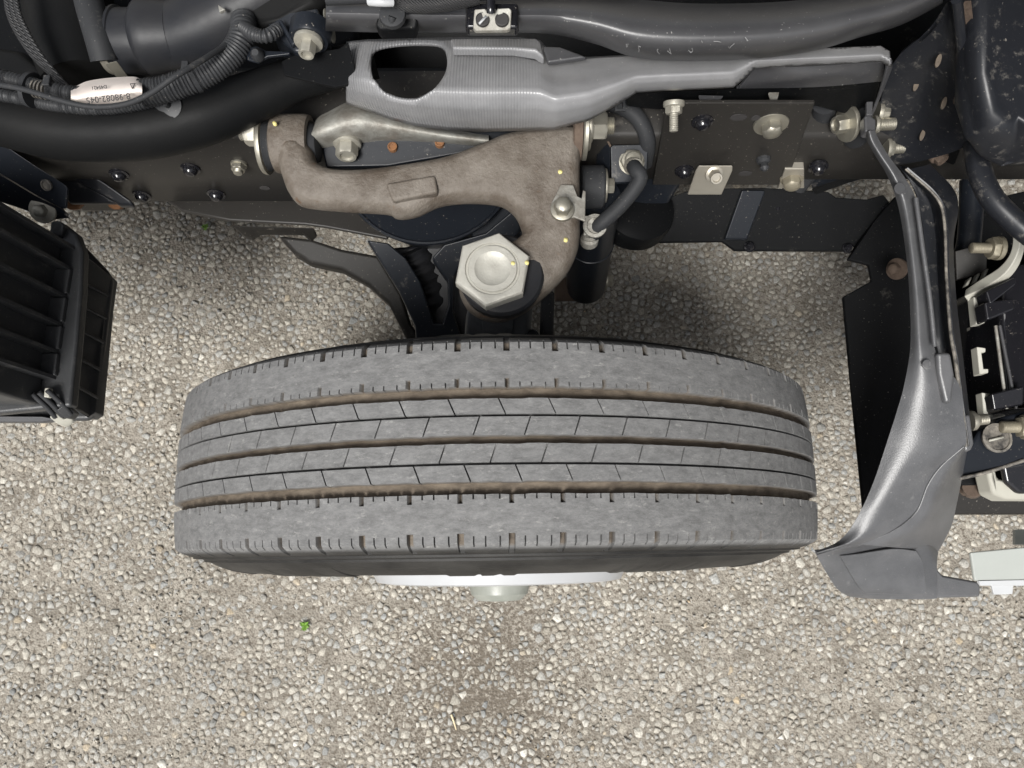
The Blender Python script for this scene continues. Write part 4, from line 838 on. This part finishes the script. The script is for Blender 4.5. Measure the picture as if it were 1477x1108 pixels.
bt = lab(tube('intake_boot', [(158, 58, 0.655), (195, 60, 0.655), (235, 58, 0.655), (290, 42, 0.66), (350, 12, 0.67), (420, -30, 0.68)], [0.029, 0.0295, 0.030, 0.033, 0.034, 0.034], 'boot_rubber', truck, n=40), 'large black rubber intake boot')
lathe('boot_lip', P(212, 55, 0.657), (1, 0.05, 0.05), [(0.028, -0.006), (0.033, -0.002), (0.0345, 0.002), (0.033, 0.012), (0.03, 0.03)], 'boot_rubber', bt, n=40)
lathe('boot_bead', P(172, 58, 0.655), (1, -0.02, 0), [(0.029, -0.002), (0.0308, 0.0), (0.0305, 0.002), (0.029, 0.003)], 'boot_rubber', bt, n=40)
lathe('hose_clamp', P(163, 60, 0.655), (1, -0.02, 0), [(0.027, -0.004), (0.0294, -0.004), (0.0294, 0.003), (0.027, 0.003)], 'steel_plate', bt, n=40)
prism('clamp_screw_tab', [(151, 92, 0.686), (168, 88, 0.688), (183, 108, 0.672), (167, 110, 0.672)], 0.004, 'zinc', bt, 0.001)
lab(prism('air_pipe', [(300, -20, 0.70), (480, -20, 0.70), (455, 8, 0.70), (400, 28, 0.70), (340, 42, 0.69), (300, 42, 0.68)], 0.05, 'duct_plastic', truck, 0.014, 4), 'dark moulded air pipe at the top')
prism('pipe_lug', [(314, 6, 0.706), (325, 13, 0.706), (316, 17, 0.706)], 0.004, 'alloy', truck, 0.001)
mt = lab(prism('engine_mount', [(384, 34, 0.70), (420, 20, 0.71), (458, 10, 0.71), (463, 30, 0.715), (471, 55, 0.71), (468, 72, 0.70), (448, 76, 0.70), (424, 74, 0.70), (410, 62, 0.70)], 0.05, 'black_paint', truck, 0.004, 3), 'black cast engine mount with a large bolt')
prism('mount_rib', [(400, 28, 0.716), (406, 27, 0.716), (426, 62, 0.716), (420, 66, 0.714)], 0.006, 'black_paint', mt, 0.002)
prism('mount_rib', [(420, 22, 0.718), (426, 21, 0.718), (436, 50, 0.718), (428, 52, 0.718)], 0.006, 'black_paint', mt, 0.002)
lathe('mount_boss', P(447, 55, 0.714), (-0.06, -1, 0.08), [(0.018, -0.012), (0.0175, 0.0), (0.0155, 0.003), (0.008, 0.0035)], 'black_paint', mt, n=30)
bolt(P(445, 60, 0.716), (-0.06, -1, 0.08), 0.0125, 0.0072, 0.0115, 'zinc_dull', mt, wh=0.0025)
lathe('mount_washer', P(474, 38, 0.70), (1, 0.15, 0.1), [(0.006, 0), (0.014, 0), (0.0145, 0.001), (0.013, 0.002)], 'zinc_dull', mt, n=26)
prism('harness_bracket', [(352, 70, 0.70), (370, 66, 0.70), (384, 73, 0.70), (418, 74, 0.70), (418, 78, 0.70), (386, 82, 0.70), (372, 90, 0.698), (356, 86, 0.698)], 0.003, 'black_paint', truck, 0.001)
lathe('harness_clip', P(372, 80, 0.701), (0, -0.3, 1), [(0.006, 0), (0.0055, 0.004), (0.003, 0.008)], 'conduit', truck, n=12)
lathe('rubber_grommet', P(243, 152, 0.678), (0, -0.4, 1), [(0.0115, -0.001), (0.0118, 0.0005), (0.0095, 0.001), (0.003, 0.0015), (0.0025, 0.008), (0.001, 0.010)], 'conduit', truck, n=20)
prism('engine_block', [(-120, -80, 0.56), (520, -80, 0.56), (520, 60, 0.56), (420, 100, 0.56), (300, 130, 0.56), (120, 130, 0.56), (-120, 110, 0.56)], 0.14, 'black_plastic', truck, 0.01)
prism('casting', [(-60, 55, 0.63), (30, 70, 0.64), (62, 98, 0.65), (60, 125, 0.65), (-60, 110, 0.64)], 0.04, 'duct_plastic', truck, 0.01, 3)

# ------------------------------------------------------------------ steel brackets, left
br = lab(prism('angle_bracket', [(-60, 175, 0.585), (0, 205, 0.57), (52, 240, 0.555), (90, 264, 0.545), (97, 270, 0.54), (95, 298, 0.525), (88, 300, 0.524), (50, 280, 0.53), (0, 250, 0.545), (-60, 222, 0.56)], 0.004, 'black_paint', truck, 0.001), 'blue-black steel angle bracket at the left edge')
prism('bracket_flange', [(-60, 228, 0.556), (0, 252, 0.543), (50, 282, 0.528), (88, 301, 0.522), (98, 312, 0.51), (70, 316, 0.505), (30, 300, 0.51), (0, 290, 0.515), (-60, 270, 0.53)], 0.004, 'black_paint', br, 0.001)
tube('worn_edge', [(-40, 272, 0.528), (0, 279, 0.522), (45, 292, 0.516), (80, 297, 0.513), (98, 311, 0.512)], 0.0016, 'worn_edge', br, n=6)
lathe('bracket_hole', P(67, 267, 0.5425), (-0.2, -0.75, 1), [(0.0062, -0.001), (0.0062, 0.0012), (0.0048, 0.0014), (0.0045, 0), (0.0005, 0)], 'worn_edge', br, n=18)
bolt(P(62, 303, 0.515), (0.1, -0.55, 1), 0.0145, 0.0070, 0.009, 'zinc_dull', br, dome=True)
lk2 = lab(prism('rusty_strap', [(88, 240, 0.50), (97, 233, 0.505), (106, 238, 0.505), (150, 262, 0.49), (188, 288, 0.475), (192, 296, 0.472), (172, 296, 0.472), (140, 275, 0.48), (90, 250, 0.50)], 0.010, 'black_paint_dusty', truck, 0.003), 'dusty black strap with rusty edges')
prism('strap_web', [(64, 244, 0.50), (90, 248, 0.495), (150, 282, 0.475), (168, 293, 0.47), (100, 293, 0.47), (90, 280, 0.475)], 0.006, 'black_paint_dusty', lk2, 0.002)
prism('cross_tube', [(96, 273, 0.47), (160, 275, 0.47), (168, 290, 0.46), (98, 290, 0.46)], 0.03, 'frame_paint', lk2, 0.008, 3)
lathe('rusty_nut', P(103, 288, 0.462), (0.1, -0.3, 1), [(0.011, -0.01), (0.012, 0), (0.009, 0.003), (0.004, 0.004)], 'rust', lk2, n=10)
lathe('rusty_nut', P(166, 290, 0.462), (0.1, -0.3, 1), [(0.009, -0.01), (0.010, 0), (0.007, 0.003), (0.003, 0.004)], 'rust', lk2, n=10)

# ------------------------------------------------------------------ ribbed black box, left
bx_ = lab(prism('battery_box', [(160, 400, 0.44), (152, 388, 0.44), (118, 352, 0.44), (60, 330, 0.44), (-200, 330, 0.44), (-200, 606, 0.44), (110, 606, 0.44), (126, 606, 0.44), (136, 596, 0.44)], 0.012, 'box_plastic', truck, 0.006, 3), 'ribbed black plastic box behind the wheel')
# main wall facing the wheel: upper edge off to the left, foot at the ledge
zl, zu = 0.500, 0.66
led_o = [(73, 322), (90, 320), (110, 336), (119, 362), (117, 420), (110, 500), (104, 560), (102, 586)]
prism('ledge', [(u, v, zl) for u, v in led_o] + [(60, 590, zl), (-40, 600, zl), (-200, 600, zl), (-200, 345, zl), (20, 345, zl), (40, 338, zl), (68, 338, zl)], 0.016, 'box_plastic', bx_, 0.004, 3)
def wallp(v, dx=0.0, z=0.5):       # foot line of the main wall at the ledge
    u = np.interp(v, [345, 388, 430, 470, 510, 545, 590], [92, 85, 78, 72, 66, 62, 58]); q = P(float(u)-dx, v, zl+0.0); return Vector((q.x - (z-zl)*0.05, q.y, z))
top_ = [wallp(v, 0, zu) for v in (350, 400, 450, 500, 550, 585)]; bot_ = [wallp(v, 0, zl) for v in (350, 400, 450, 500, 550, 585)]
q0 = [b for b in bot_] + [Vector((-1.0, bot_[-1].y, zl)), Vector((-1.0, bot_[0].y, zl))]
q1 = [t for t in top_] + [Vector((-1.0, bot_[-1].y, zu)), Vector((-1.0, bot_[0].y, zu))]
n_ = len(q0)
ob = raw('lid', q0 + q1, [(i, (i+1) % n_, n_+(i+1) % n_, n_+i) for i in range(n_)] + [tuple(range(n_))[::-1], tuple(range(n_, 2*n_))], 'box_plastic', bx_); bevel(ob, 0.004, 3)
for v in (358, 388, 428, 469, 508, 545):                       # vertical stiffening ribs on the wall, with a foot block at the ledge
    a, b = wallp(v, 0, zl), wallp(v, 0, zu-0.004); o1 = 0.014
    raw('rib', [a + Vector((-0.006, -0.0018, 0)), a + Vector((o1, -0.0018, 0)), b + Vector((o1*0.7, -0.0018, 0)), b + Vector((-0.006, -0.0018, 0)), a + Vector((-0.006, 0.0018, 0)), a + Vector((o1, 0.0018, 0)), b + Vector((o1*0.7, 0.0018, 0)), b + Vector((-0.006, 0.0018, 0))],
        [(0, 1, 2, 3), (7, 6, 5, 4), (0, 4, 5, 1), (1, 5, 6, 2), (2, 6, 7, 3), (3, 7, 4, 0)], 'box_plastic', bx_, False)
for v0, v1 in ((390, 425), (431, 466), (472, 505), (511, 543)):
    a, b = wallp(v0, 0, zl), wallp(v1, 0, zl)
    prism('rib_foot', [a + Vector((-0.004, 0, 0.006)), a + Vector((0.016, 0, 0.006)), b + Vector((0.016, 0, 0.006)), b + Vector((-0.004, 0, 0.006))], 0.008, 'box_plastic', bx_, 0.0015)
for v in (412, 445, 480, 520, 560):                             # shallow ribs on the lower skirt
    a = P(np.interp(v, [400, 600], [117, 103]), v-6, 0.483); b = P(np.interp(v, [400, 600], [158, 136]), v+14, 0.441)
    tube('skirt_rib', [a, b], 0.0018, 'box_plastic', bx_, n=6)
prism('skirt', [(118, 366, 0.482), (158, 398, 0.441), (152, 440, 0.441), (137, 596, 0.441), (126, 603, 0.441), (103, 588, 0.482), (110, 500, 0.482)], 0.02, 'box_plastic', bx_, 0.003)
prism('skirt_lip', [(-200, 598, 0.45), (60, 600, 0.45), (92, 606, 0.45), (60, 609, 0.445), (-200, 609, 0.445)], 0.01, 'faded_plastic', bx_, 0.002)
for k, (u, v) in enumerate(((46, 568), (56, 566), (68, 563))):
    tube('latch_bar', [(u, v, 0.515), (u+22, v+20, 0.500), (u+34, v+34, 0.488)], 0.0028, 'conduit', bx_, n=8)
prism('latch_tip', [(70, 602, 0.492), (78, 594, 0.494), (92, 604, 0.485), (104, 600, 0.482), (104, 608, 0.478), (94, 616, 0.475), (82, 612, 0.482)], 0.006, 'beige_plastic', bx_, 0.002)
prism('latch_block', [(80, 592, 0.50), (94, 582, 0.50), (108, 594, 0.488), (100, 604, 0.486), (88, 602, 0.49)], 0.012, 'box_plastic', bx_, 0.002)
box('hinge_pin', P(70, 567, 0.51), (0.006, 0.010, 0.006), 'beige_plastic', bx_, 0.001)
prism('corner_lug', [(72, 318, 0.512), (84, 317, 0.512), (92, 322, 0.51), (88, 342, 0.505), (70, 338, 0.505)], 0.02, 'box_plastic', bx_, 0.003)

# ------------------------------------------------------------------ right: black bracket plate, round tank, tubes
pr = lab(loft('slotted_bracket', [[(1282, 240, 0.545), (1260, 215, 0.56), (1284, 100, 0.66), (1345, 40, 0.72)], [(1330, 232, 0.57), (1325, 150, 0.63), (1345, 70, 0.70), (1365, 5, 0.75)], [(1378, 218, 0.61), (1372, 150, 0.66), (1370, 70, 0.71), (1374, 5, 0.76)], [(1404, 204, 0.635), (1398, 150, 0.675), (1386, 70, 0.72), (1380, 2, 0.765)], [(1413, 203, 0.625), (1408, 150, 0.665), (1397, 70, 0.71), (1390, 0, 0.755)]], 'black_paint_dusty', truck, nu=30, nv=14, t=0.004, flip=False), 'dusty black steel bracket plate with rusty slots')
def slot(u, v, z):
    p = P(u, v, z); a = Vector((0.12, 0.8, 0.55)).normalized(); nrm = Vector((-0.35, -0.45, 0.8)).normalized(); s = a.cross(nrm)
    n = 16; vs = [p + a*(math.sin(2*math.pi*k/n)*0.0055) + s*(math.cos(2*math.pi*k/n)*0.0021) + nrm*d for d in (0.003, -0.004) for k in range(n)]
    raw('rusty_slot', vs, [tuple(range(n)), tuple(range(2*n-1, n-1, -1))] + [(k, n+k, n+(k+1) % n, (k+1) % n) for k in range(n)], 'slot_rust', pr, False)
for u, v, z in ((1353, 88, 0.698), (1321, 123, 0.650), (1361, 149, 0.657), (1380, 141, 0.670), (1330, 195, 0.600)): slot(u, v, z)
tube('rolled_edge', [(1380, 0, 0.768), (1388, 70, 0.724), (1400, 150, 0.678), (1408, 204, 0.638)], 0.0042, 'black_paint_dusty', pr, n=10)
prism('rusty_seam', [(1392, 0, 0.758), (1402, 0, 0.758), (1412, 100, 0.70), (1424, 190, 0.64), (1432, 204, 0.63), (1412, 205, 0.628), (1408, 150, 0.662), (1398, 70, 0.71)], 0.004, 'rust_dark', pr, 0.001)
lab(prism('round_tank', [(1406, -60, 0.76), (1418, 100, 0.75), (1432, 165, 0.735), (1452, 200, 0.72), (1480, 208, 0.71), (1640, 208, 0.71), (1640, -60, 0.76)], 0.05, 'black_paint_dusty', truck, 0.022, 6), 'dusty glossy black rounded tank in the top right corner')
lab(tube('bent_pipe', [(1405, 175, 0.62), (1408, 215, 0.63), (1414, 250, 0.63), (1430, 285, 0.63), (1458, 315, 0.63), (1495, 345, 0.63), (1560, 390, 0.62)], px(17, 0.63), 'black_paint_dusty', truck, n=24), 'bent dusty black pipe at the right edge')
lab(tube('support_pipe', [(1402, 260, 0.45), (1400, 320, 0.44), (1395, 360, 0.43), (1380, 390, 0.42)], px(17, 0.45), 'black_paint', truck, n=20), 'dark pipe half hidden under the bent pipe')
bolt(P(1222, 178, 0.60), (-1, -0.25, 0.15), 0.0185, 0.0092, 0.011, 'zinc', pr, wh=0.003)
lathe('rubber_washer', P(1232, 182, 0.595), (-1, -0.25, 0.15), [(0.02, -0.004), (0.022, -0.003), (0.022, 0.001), (0.018, 0.002)], 'rubber', pr, n=26)
bolt(P(1262, 180, 0.61), (1, 0.05, 0.0), 0.009, 0.0085, 0.002, 'zinc', pr, wh=0.001, sr=0.0062, sh=0.017)
bolt(P(1268, 162, 0.61), (1, -0.1, 0.05), 0.010, 0.0075, 0.006, 'zinc', pr, dome=True)
bolt(P(1278, 214, 0.57), (1, 0.05, 0.0), 0.0115, 0.0085, 0.004, 'zinc', pr, sr=0.006, sh=0.012)
bolt(P(1352, 224, 0.57), (0.4, -0.8, 0.3), 0.009, 0.007, 0.006, 'rust_dark', pr)
prism('bracket_tab', [(1374, 214, 0.58), (1386, 216, 0.58), (1378, 236, 0.56), (1366, 232, 0.56)], 0.004, 'black_plastic', pr, 0.001)

# ------------------------------------------------------------------ right: grey plastic fender stay
cl = lab(prism('stay_clip', [(1247, 166, 0.632), (1256, 166, 0.632), (1264, 172, 0.630), (1264, 188, 0.628), (1258, 192, 0.628), (1248, 190, 0.628)], 0.012, 'faded_plastic', truck, 0.002), 'small grey clip on the threaded stud')
prism('clip_tongue', [(1250, 146, 0.636), (1260, 146, 0.636), (1258, 166, 0.634), (1250, 166, 0.634)], 0.004, 'faded_plastic', cl, 0.001)
za = [0.632, 0.628, 0.622, 0.615, 0.607, 0.600, 0.592, 0.584, 0.575]
Lp = [(1248, 190), (1252, 206), (1262, 224), (1281, 256), (1296, 300), (1306, 360), (1312, 430), (1313, 500), (1304, 556)]
Rp = [(1262, 188), (1268, 202), (1284, 228), (1306, 258), (1322, 292), (1330, 360), (1340, 430), (1349, 506), (1376, 512)]
Lq = [(1304, 556), (1294, 592), (1280, 636), (1262, 690), (1244, 732), (1224, 766), (1204, 784), (1176, 795)]
Cq = [(1384, 556), (1390, 600), (1392, 644), (1358, 672), (1338, 700), (1322, 738), (1270, 776), (1180, 800)]
zq = [0.575, 0.566, 0.556, 0.543, 0.532, 0.520, 0.512, 0.505]
rows = [[(l[0], l[1], z-0.008), (l[0]*0.75+r_[0]*0.25, l[1]*0.75+r_[1]*0.25, z), ((l[0]+r_[0])/2, (l[1]+r_[1])/2, z+0.002), (r_[0], r_[1], z-0.002)] for l, r_, z in list(zip(Lp, Rp, za))[:-1] + list(zip(Lq, Cq, zq))]
stay = lab(loft('fender_stay', rows, 'fender_plastic', truck, nu=80, nv=14, t=0.003), 'long curved grey plastic fender stay ending in a corner piece')
# the outer side below the crease, then the foot
Bq = [(1395, 650), (1386, 700), (1380, 730), (1374, 756), (1364, 778), (1354, 796)]
Cc = [(1392, 644), (1358, 672), (1338, 700), (1322, 738), (1288, 766), (1236, 786)]
zc = [0.556, 0.543, 0.532, 0.520, 0.514, 0.508]
loft('stay_flank', [[(c[0], c[1], z), ((c[0]*2+b[0])/3, (c[1]*2+b[1])/3, z-0.006), ((c[0]+2*b[0])/3, (c[1]+2*b[1])/3, z-0.028), (b[0], b[1], z-0.055)] for c, b, z in zip(Cc, Bq, zc)], 'fender_plastic', stay, nu=30, nv=12)
loft('stay_foot', [[(1176, 796, 0.506), (1180, 806, 0.498), (1206, 848, 0.470), (1222, 860, 0.458)],
                   [(1200, 794, 0.507), (1206, 806, 0.497), (1232, 852, 0.466), (1240, 863, 0.455)],
                   [(1240, 786, 0.508), (1250, 798, 0.488), (1270, 850, 0.465), (1275, 865, 0.455)],
                   [(1300, 776, 0.500), (1308, 792, 0.480), (1316, 845, 0.465), (1318, 865, 0.455)],
                   [(1336, 782, 0.475), (1338, 800, 0.470), (1336, 845, 0.465), (1336, 865, 0.455)],
                   [(1354, 796, 0.455), (1352, 812, 0.462), (1352, 840, 0.462), (1352, 864, 0.455)]], 'fender_plastic', stay, nu=36, nv=16)
loft('stay_recess', [[(1212, 802, 0.5005), (1222, 820, 0.489), (1238, 846, 0.4745), (1246, 856, 0.4675)], [(1240, 799, 0.4955), (1252, 818, 0.485), (1262, 845, 0.474), (1266, 857, 0.466)], [(1290, 792, 0.491), (1300, 812, 0.480), (1308, 842, 0.4725), (1310, 858, 0.465)], [(1322, 795, 0.483), (1332, 812, 0.474), (1336, 840, 0.470), (1337, 857, 0.464)]], 'fender_plastic', stay, nu=20, nv=10, t=0.002)
prism('stay_toe', [(1346, 800, 0.458), (1353, 796, 0.458), (1353, 822, 0.458), (1360, 830, 0.458), (1410, 839, 0.458), (1415, 846, 0.458), (1414, 861, 0.456), (1346, 863, 0.456)], 0.020, 'fender_plastic', stay, 0.004, 3)
prism('stay_rib', [(1352, 508, 0.589), (1372, 508, 0.589), (1378, 540, 0.584), (1374, 580, 0.577), (1364, 582, 0.577), (1354, 540, 0.584)], 0.008, 'fender_plastic', stay, 0.004, 3)
tube('stay_bead', [(1321, 286, 0.6165), (1331, 360, 0.609), (1341, 430, 0.602), (1348, 500, 0.594)], 0.0022, 'fender_plastic', stay, n=8)
for u, v, z, r_ in ((1298, 272, 0.6225, 0.0055), (1337, 526, 0.5885, 0.0045)): lathe('mould_mark', P(u, v, z), (0, -0.1, 1), [(r_, -0.001), (r_, 0.0004), (r_*0.88, 0.0005), (r_*0.85, 0.0002), (r_*0.05, 0.0002)], 'fender_plastic', stay, n=20)

# ------------------------------------------------------------------ right: steel channel behind the stay
ML = [(1296, 240), (1322, 282), (1334, 350), (1340, 420), (1347, 480), (1352, 506), (1365, 560), (1384, 640)]
MM = [(1306, 244), (1350, 284), (1362, 320), (1365, 400), (1371, 480), (1378, 520), (1384, 570), (1394, 644)]
MR = [(1342, 236), (1376, 272), (1383, 302), (1376, 350), (1380, 430), (1388, 500), (1396, 570), (1404, 640)]
zz = [0.585, 0.582, 0.578, 0.572, 0.566, 0.562, 0.556, 0.545]
ch = lab(loft('steel_channel', [[(a[0], a[1], z-0.03), (a[0]*0.4+b[0]*0.6, a[1]*0.4+b[1]*0.6, z-0.025), (b[0], b[1], z)] for a, b, z in zip(ML, MM, zz)], 'black_paint_dusty', truck, nu=50, nv=8), 'dusty black steel channel behind the grey stay')
loft('channel_flange', [[(a[0]+1, a[1], z), (b[0], b[1], z-0.012)] for a, b, z in zip(MM, MR, zz)], 'black_paint_dusty', ch, nu=50, nv=6)
tube('worn_edge', [(a[0], a[1], z+0.001) for a, z in zip(MM, zz)], [0.0010, 0.0014, 0.0015, 0.0015, 0.0015, 0.0019, 0.002, 0.002], 'worn_edge', ch, n=8)
prism('channel_end', [(1386, 600, 0.552), (1400, 596, 0.552), (1406, 640, 0.545), (1402, 650, 0.544), (1392, 652, 0.544)], 0.008, 'fender_plastic', ch, 0.003)
bolt(P(1402, 607, 0.535), (1, 0.1, 0.05), 0.010, 0.007, 0.003, 'zinc', ch, sr=0.0055, sh=0.010)
# flap board towards the wheel
fl = lab(prism('mud_flap', [(1216, 428, 0.36), (1257, 405, 0.375), (1253, 382, 0.39), (1222, 374, 0.385), (1262, 318, 0.40), (1292, 282, 0.42), (1360, 300, 0.44), (1370, 500, 0.42), (1380, 690, 0.38), (1246, 742, 0.34), (1228, 560, 0.345)], 0.006, 'black_plastic', truck, 0.002), 'flat black mud flap board between wheel and stay')
bolt(P(1294, 388, 0.43), (-0.8, -0.2, 0.5), 0.013, 0.007, 0.008, 'rust_dark', fl, dome=True)

# ------------------------------------------------------------------ right edge: lamp unit, beam, trays
lm = lab(prism('lamp_housing', [(1442, 400, 0.50), (1462, 380, 0.50), (1600, 360, 0.50), (1600, 580, 0.49), (1456, 590, 0.49), (1448, 500, 0.495)], 0.10, 'gloss_black', truck, 0.008, 3), 'glossy black lamp housing at the right edge')
prism('housing_side', [(1400, 470, 0.44), (1440, 440, 0.45), (1452, 600, 0.44), (1416, 610, 0.43)], 0.01, 'alloy', lm, 0.002)
prism('housing_back', [(1372, 300, 0.40), (1500, 270, 0.42), (1500, 700, 0.38), (1384, 700, 0.37), (1376, 500, 0.38)], 0.01, 'black_plastic', lm, 0.002)
for i, (u0, u1) in enumerate(((1436, 1452), (1442, 1466))): tube('trim_line', [(u0, 470, 0.505), (u1, 590, 0.497)], 0.0018, 'alloy' if i == 0 else 'faded_plastic', lm, n=6)
for q in ([(1422, 420, 0.515), (1466, 398, 0.52), (1466, 410, 0.52), (1428, 440, 0.512)], [(1420, 436, 0.512), (1462, 430, 0.515), (1464, 446, 0.512), (1424, 462, 0.508)], [(1430, 568, 0.505), (1477, 556, 0.506), (1477, 584, 0.502), (1434, 592, 0.50)]):
    prism('connector', q, 0.02, 'gloss_black', lm, 0.002)
for u, v in ((1404, 428), (1409, 500), (1416, 566)):
    prism('retaining_clip', [(u, v, 0.492), (u+13, v+2, 0.492), (u+13, v+8, 0.492), (u+7, v+9, 0.492), (u+10, v+32, 0.486), (u+17, v+32, 0.486), (u+17, v+38, 0.484), (u+4, v+40, 0.484)], 0.012, 'beige_plastic', lm, 0.001)
ba = lab(loft('pale_arm', [[(1390, 428, 0.485), (1392, 418, 0.48)], [(1418, 416, 0.50), (1412, 404, 0.495)], [(1448, 396, 0.52), (1440, 386, 0.515)], [(1466, 370, 0.535), (1456, 366, 0.53)], [(1472, 344, 0.545), (1460, 342, 0.54)], [(1462, 318, 0.55), (1452, 322, 0.545)]], 'beige_plastic', truck, nu=30, nv=4, t=0.012), 'pale curved plastic arm under the bent pipe')
bolt(P(1440, 358, 0.52), (-1, 0, 0.02), 0.013, 0.012, 0.007, 'olive_zinc', ba, sr=0.0058, sh=0.020)
prism('arm_plate', [(1378, 362, 0.46), (1424, 350, 0.47), (1424, 392, 0.46), (1380, 404, 0.45)], 0.004, 'frame_paint', ba, 0.001)
for k in range(3): prism('web_rib', [(1395+k*12, 412-k*5, 0.478), (1397+k*12, 411-k*5, 0.478), (1402+k*12, 400-k*6, 0.475), (1400+k*12, 400-k*6, 0.475)], 0.01, 'beige_plastic', ba, 0)
bm_ = lab(prism('cross_beam', [(1388, 660, 0.50), (1412, 622, 0.505), (1450, 600, 0.51), (1600, 560, 0.515), (1600, 650, 0.505), (1450, 676, 0.50), (1384, 692, 0.49)], 0.03, 'black_paint', truck, 0.004), 'dark blue-black steel beam with a threaded stud')
lathe('beam_hole', P(1438, 632, 0.5085), (0, 0, 1), [(0.015, -0.002), (0.0155, 0.001), (0.013, 0.0015), (0.0125, 0.0), (0.001, 0.0)], 'worn_edge', bm_, n=20)
prism('hole_cross', [(1427, 634, 0.511), (1447, 629, 0.511), (1448, 632, 0.511), (1428, 637, 0.511)], 0.003, 'beige_plastic', bm_, 0)
bolt(P(1478, 616, 0.512), (-1, 0, 0), 0.013, 0.011, 0.004, 'olive_zinc', bm_, sr=0.0062, sh=0.018)
tube('worn_edge', [(1384, 690, 0.496), (1420, 682, 0.50), (1477, 664, 0.506)], 0.002, 'worn_edge', bm_, n=6)
lt = lab(prism('splash_board', [(1376, 710, 0.31), (1600, 706, 0.31), (1600, 742, 0.30), (1370, 742, 0.30)], 0.02, 'frame_paint', truck, 0.002), 'flat dark grey board above the asphalt at right')
tube('cut_pipe', [(1395, 700, 0.36), (1400, 706, 0.355), (1404, 702, 0.37)], 0.012, 'rust_dark', lt, n=14)
lab(prism('pale_tray', [(1424, 676, 0.42), (1436, 672, 0.42), (1440, 690, 0.42), (1450, 692, 0.42), (1600, 690, 0.42), (1600, 722, 0.40), (1450, 721, 0.40), (1432, 712, 0.405)], 0.03, 'beige_plastic', truck, 0.006, 3), 'pale grey plastic tray with rounded corner')
prism('tray_insert', [(1446, 668, 0.44), (1600, 655, 0.44), (1600, 712, 0.43), (1470, 712, 0.43), (1452, 696, 0.435)], 0.01, 'gloss_black', lm, 0.004)
pp = lab(prism('pale_panel', [(1400, 797, 0.33), (1600, 778, 0.33), (1600, 836, 0.31), (1406, 838, 0.31)], 0.006, 'pale_panel', truck, 0.002), 'pale grey-green body panel edge at the lower right')
prism('panel_strip', [(1412, 838, 0.312), (1600, 834, 0.312), (1600, 845, 0.305), (1414, 845, 0.305)], 0.006, 'white_paint', pp, 0.001)
prism('panel_tab', [(1430, 844, 0.302), (1462, 844, 0.302), (1461, 857, 0.296), (1434, 858, 0.296)], 0.004, 'white_paint', pp, 0.001)
prism('panel_corner', [(1464, 764, 0.28), (1600, 758, 0.28), (1600, 786, 0.27), (1464, 786, 0.27)], 0.006, 'pale_panel', pp, 0.001)

# ================================================================== small things on the ground
def weed(u, v, label, s=1.0):
    p = P(u, v, 0.004); vs, fs = [], []
    for k in range(11):
        a = k*2.4 + random.uniform(-0.3, 0.3); L = random.uniform(0.005, 0.010)*s; wd = 0.0024*s; h = random.uniform(0.002, 0.006)*s
        d = Vector((math.cos(a), math.sin(a), 0)); n = Vector((-d.y, d.x, 0)); i = len(vs)
        vs += [p, p + d*L*0.5 + n*wd + Vector((0, 0, h)), p + d*L + Vector((0, 0, h*0.8)), p + d*L*0.5 - n*wd + Vector((0, 0, h))]; fs.append((i, i+1, i+2, i+3))
    lab(raw('weed', vs, fs, 'weed', None, False), label, 'weed', group='tiny weeds')
weed(440, 902, 'tiny bright green weed in the asphalt in front of the tyre')
weed(297, 328, 'tiny green weed on the asphalt below the chassis rail', 0.9)
q = [P(651, 1031, 0.0045), P(655, 1042, 0.005), P(658, 1053, 0.004)]
lab(tube('straw', q, [0.0018, 0.0016, 0.0008], 'straw', None, n=6), 'short pale straw lying on dark bare asphalt', 'straw')
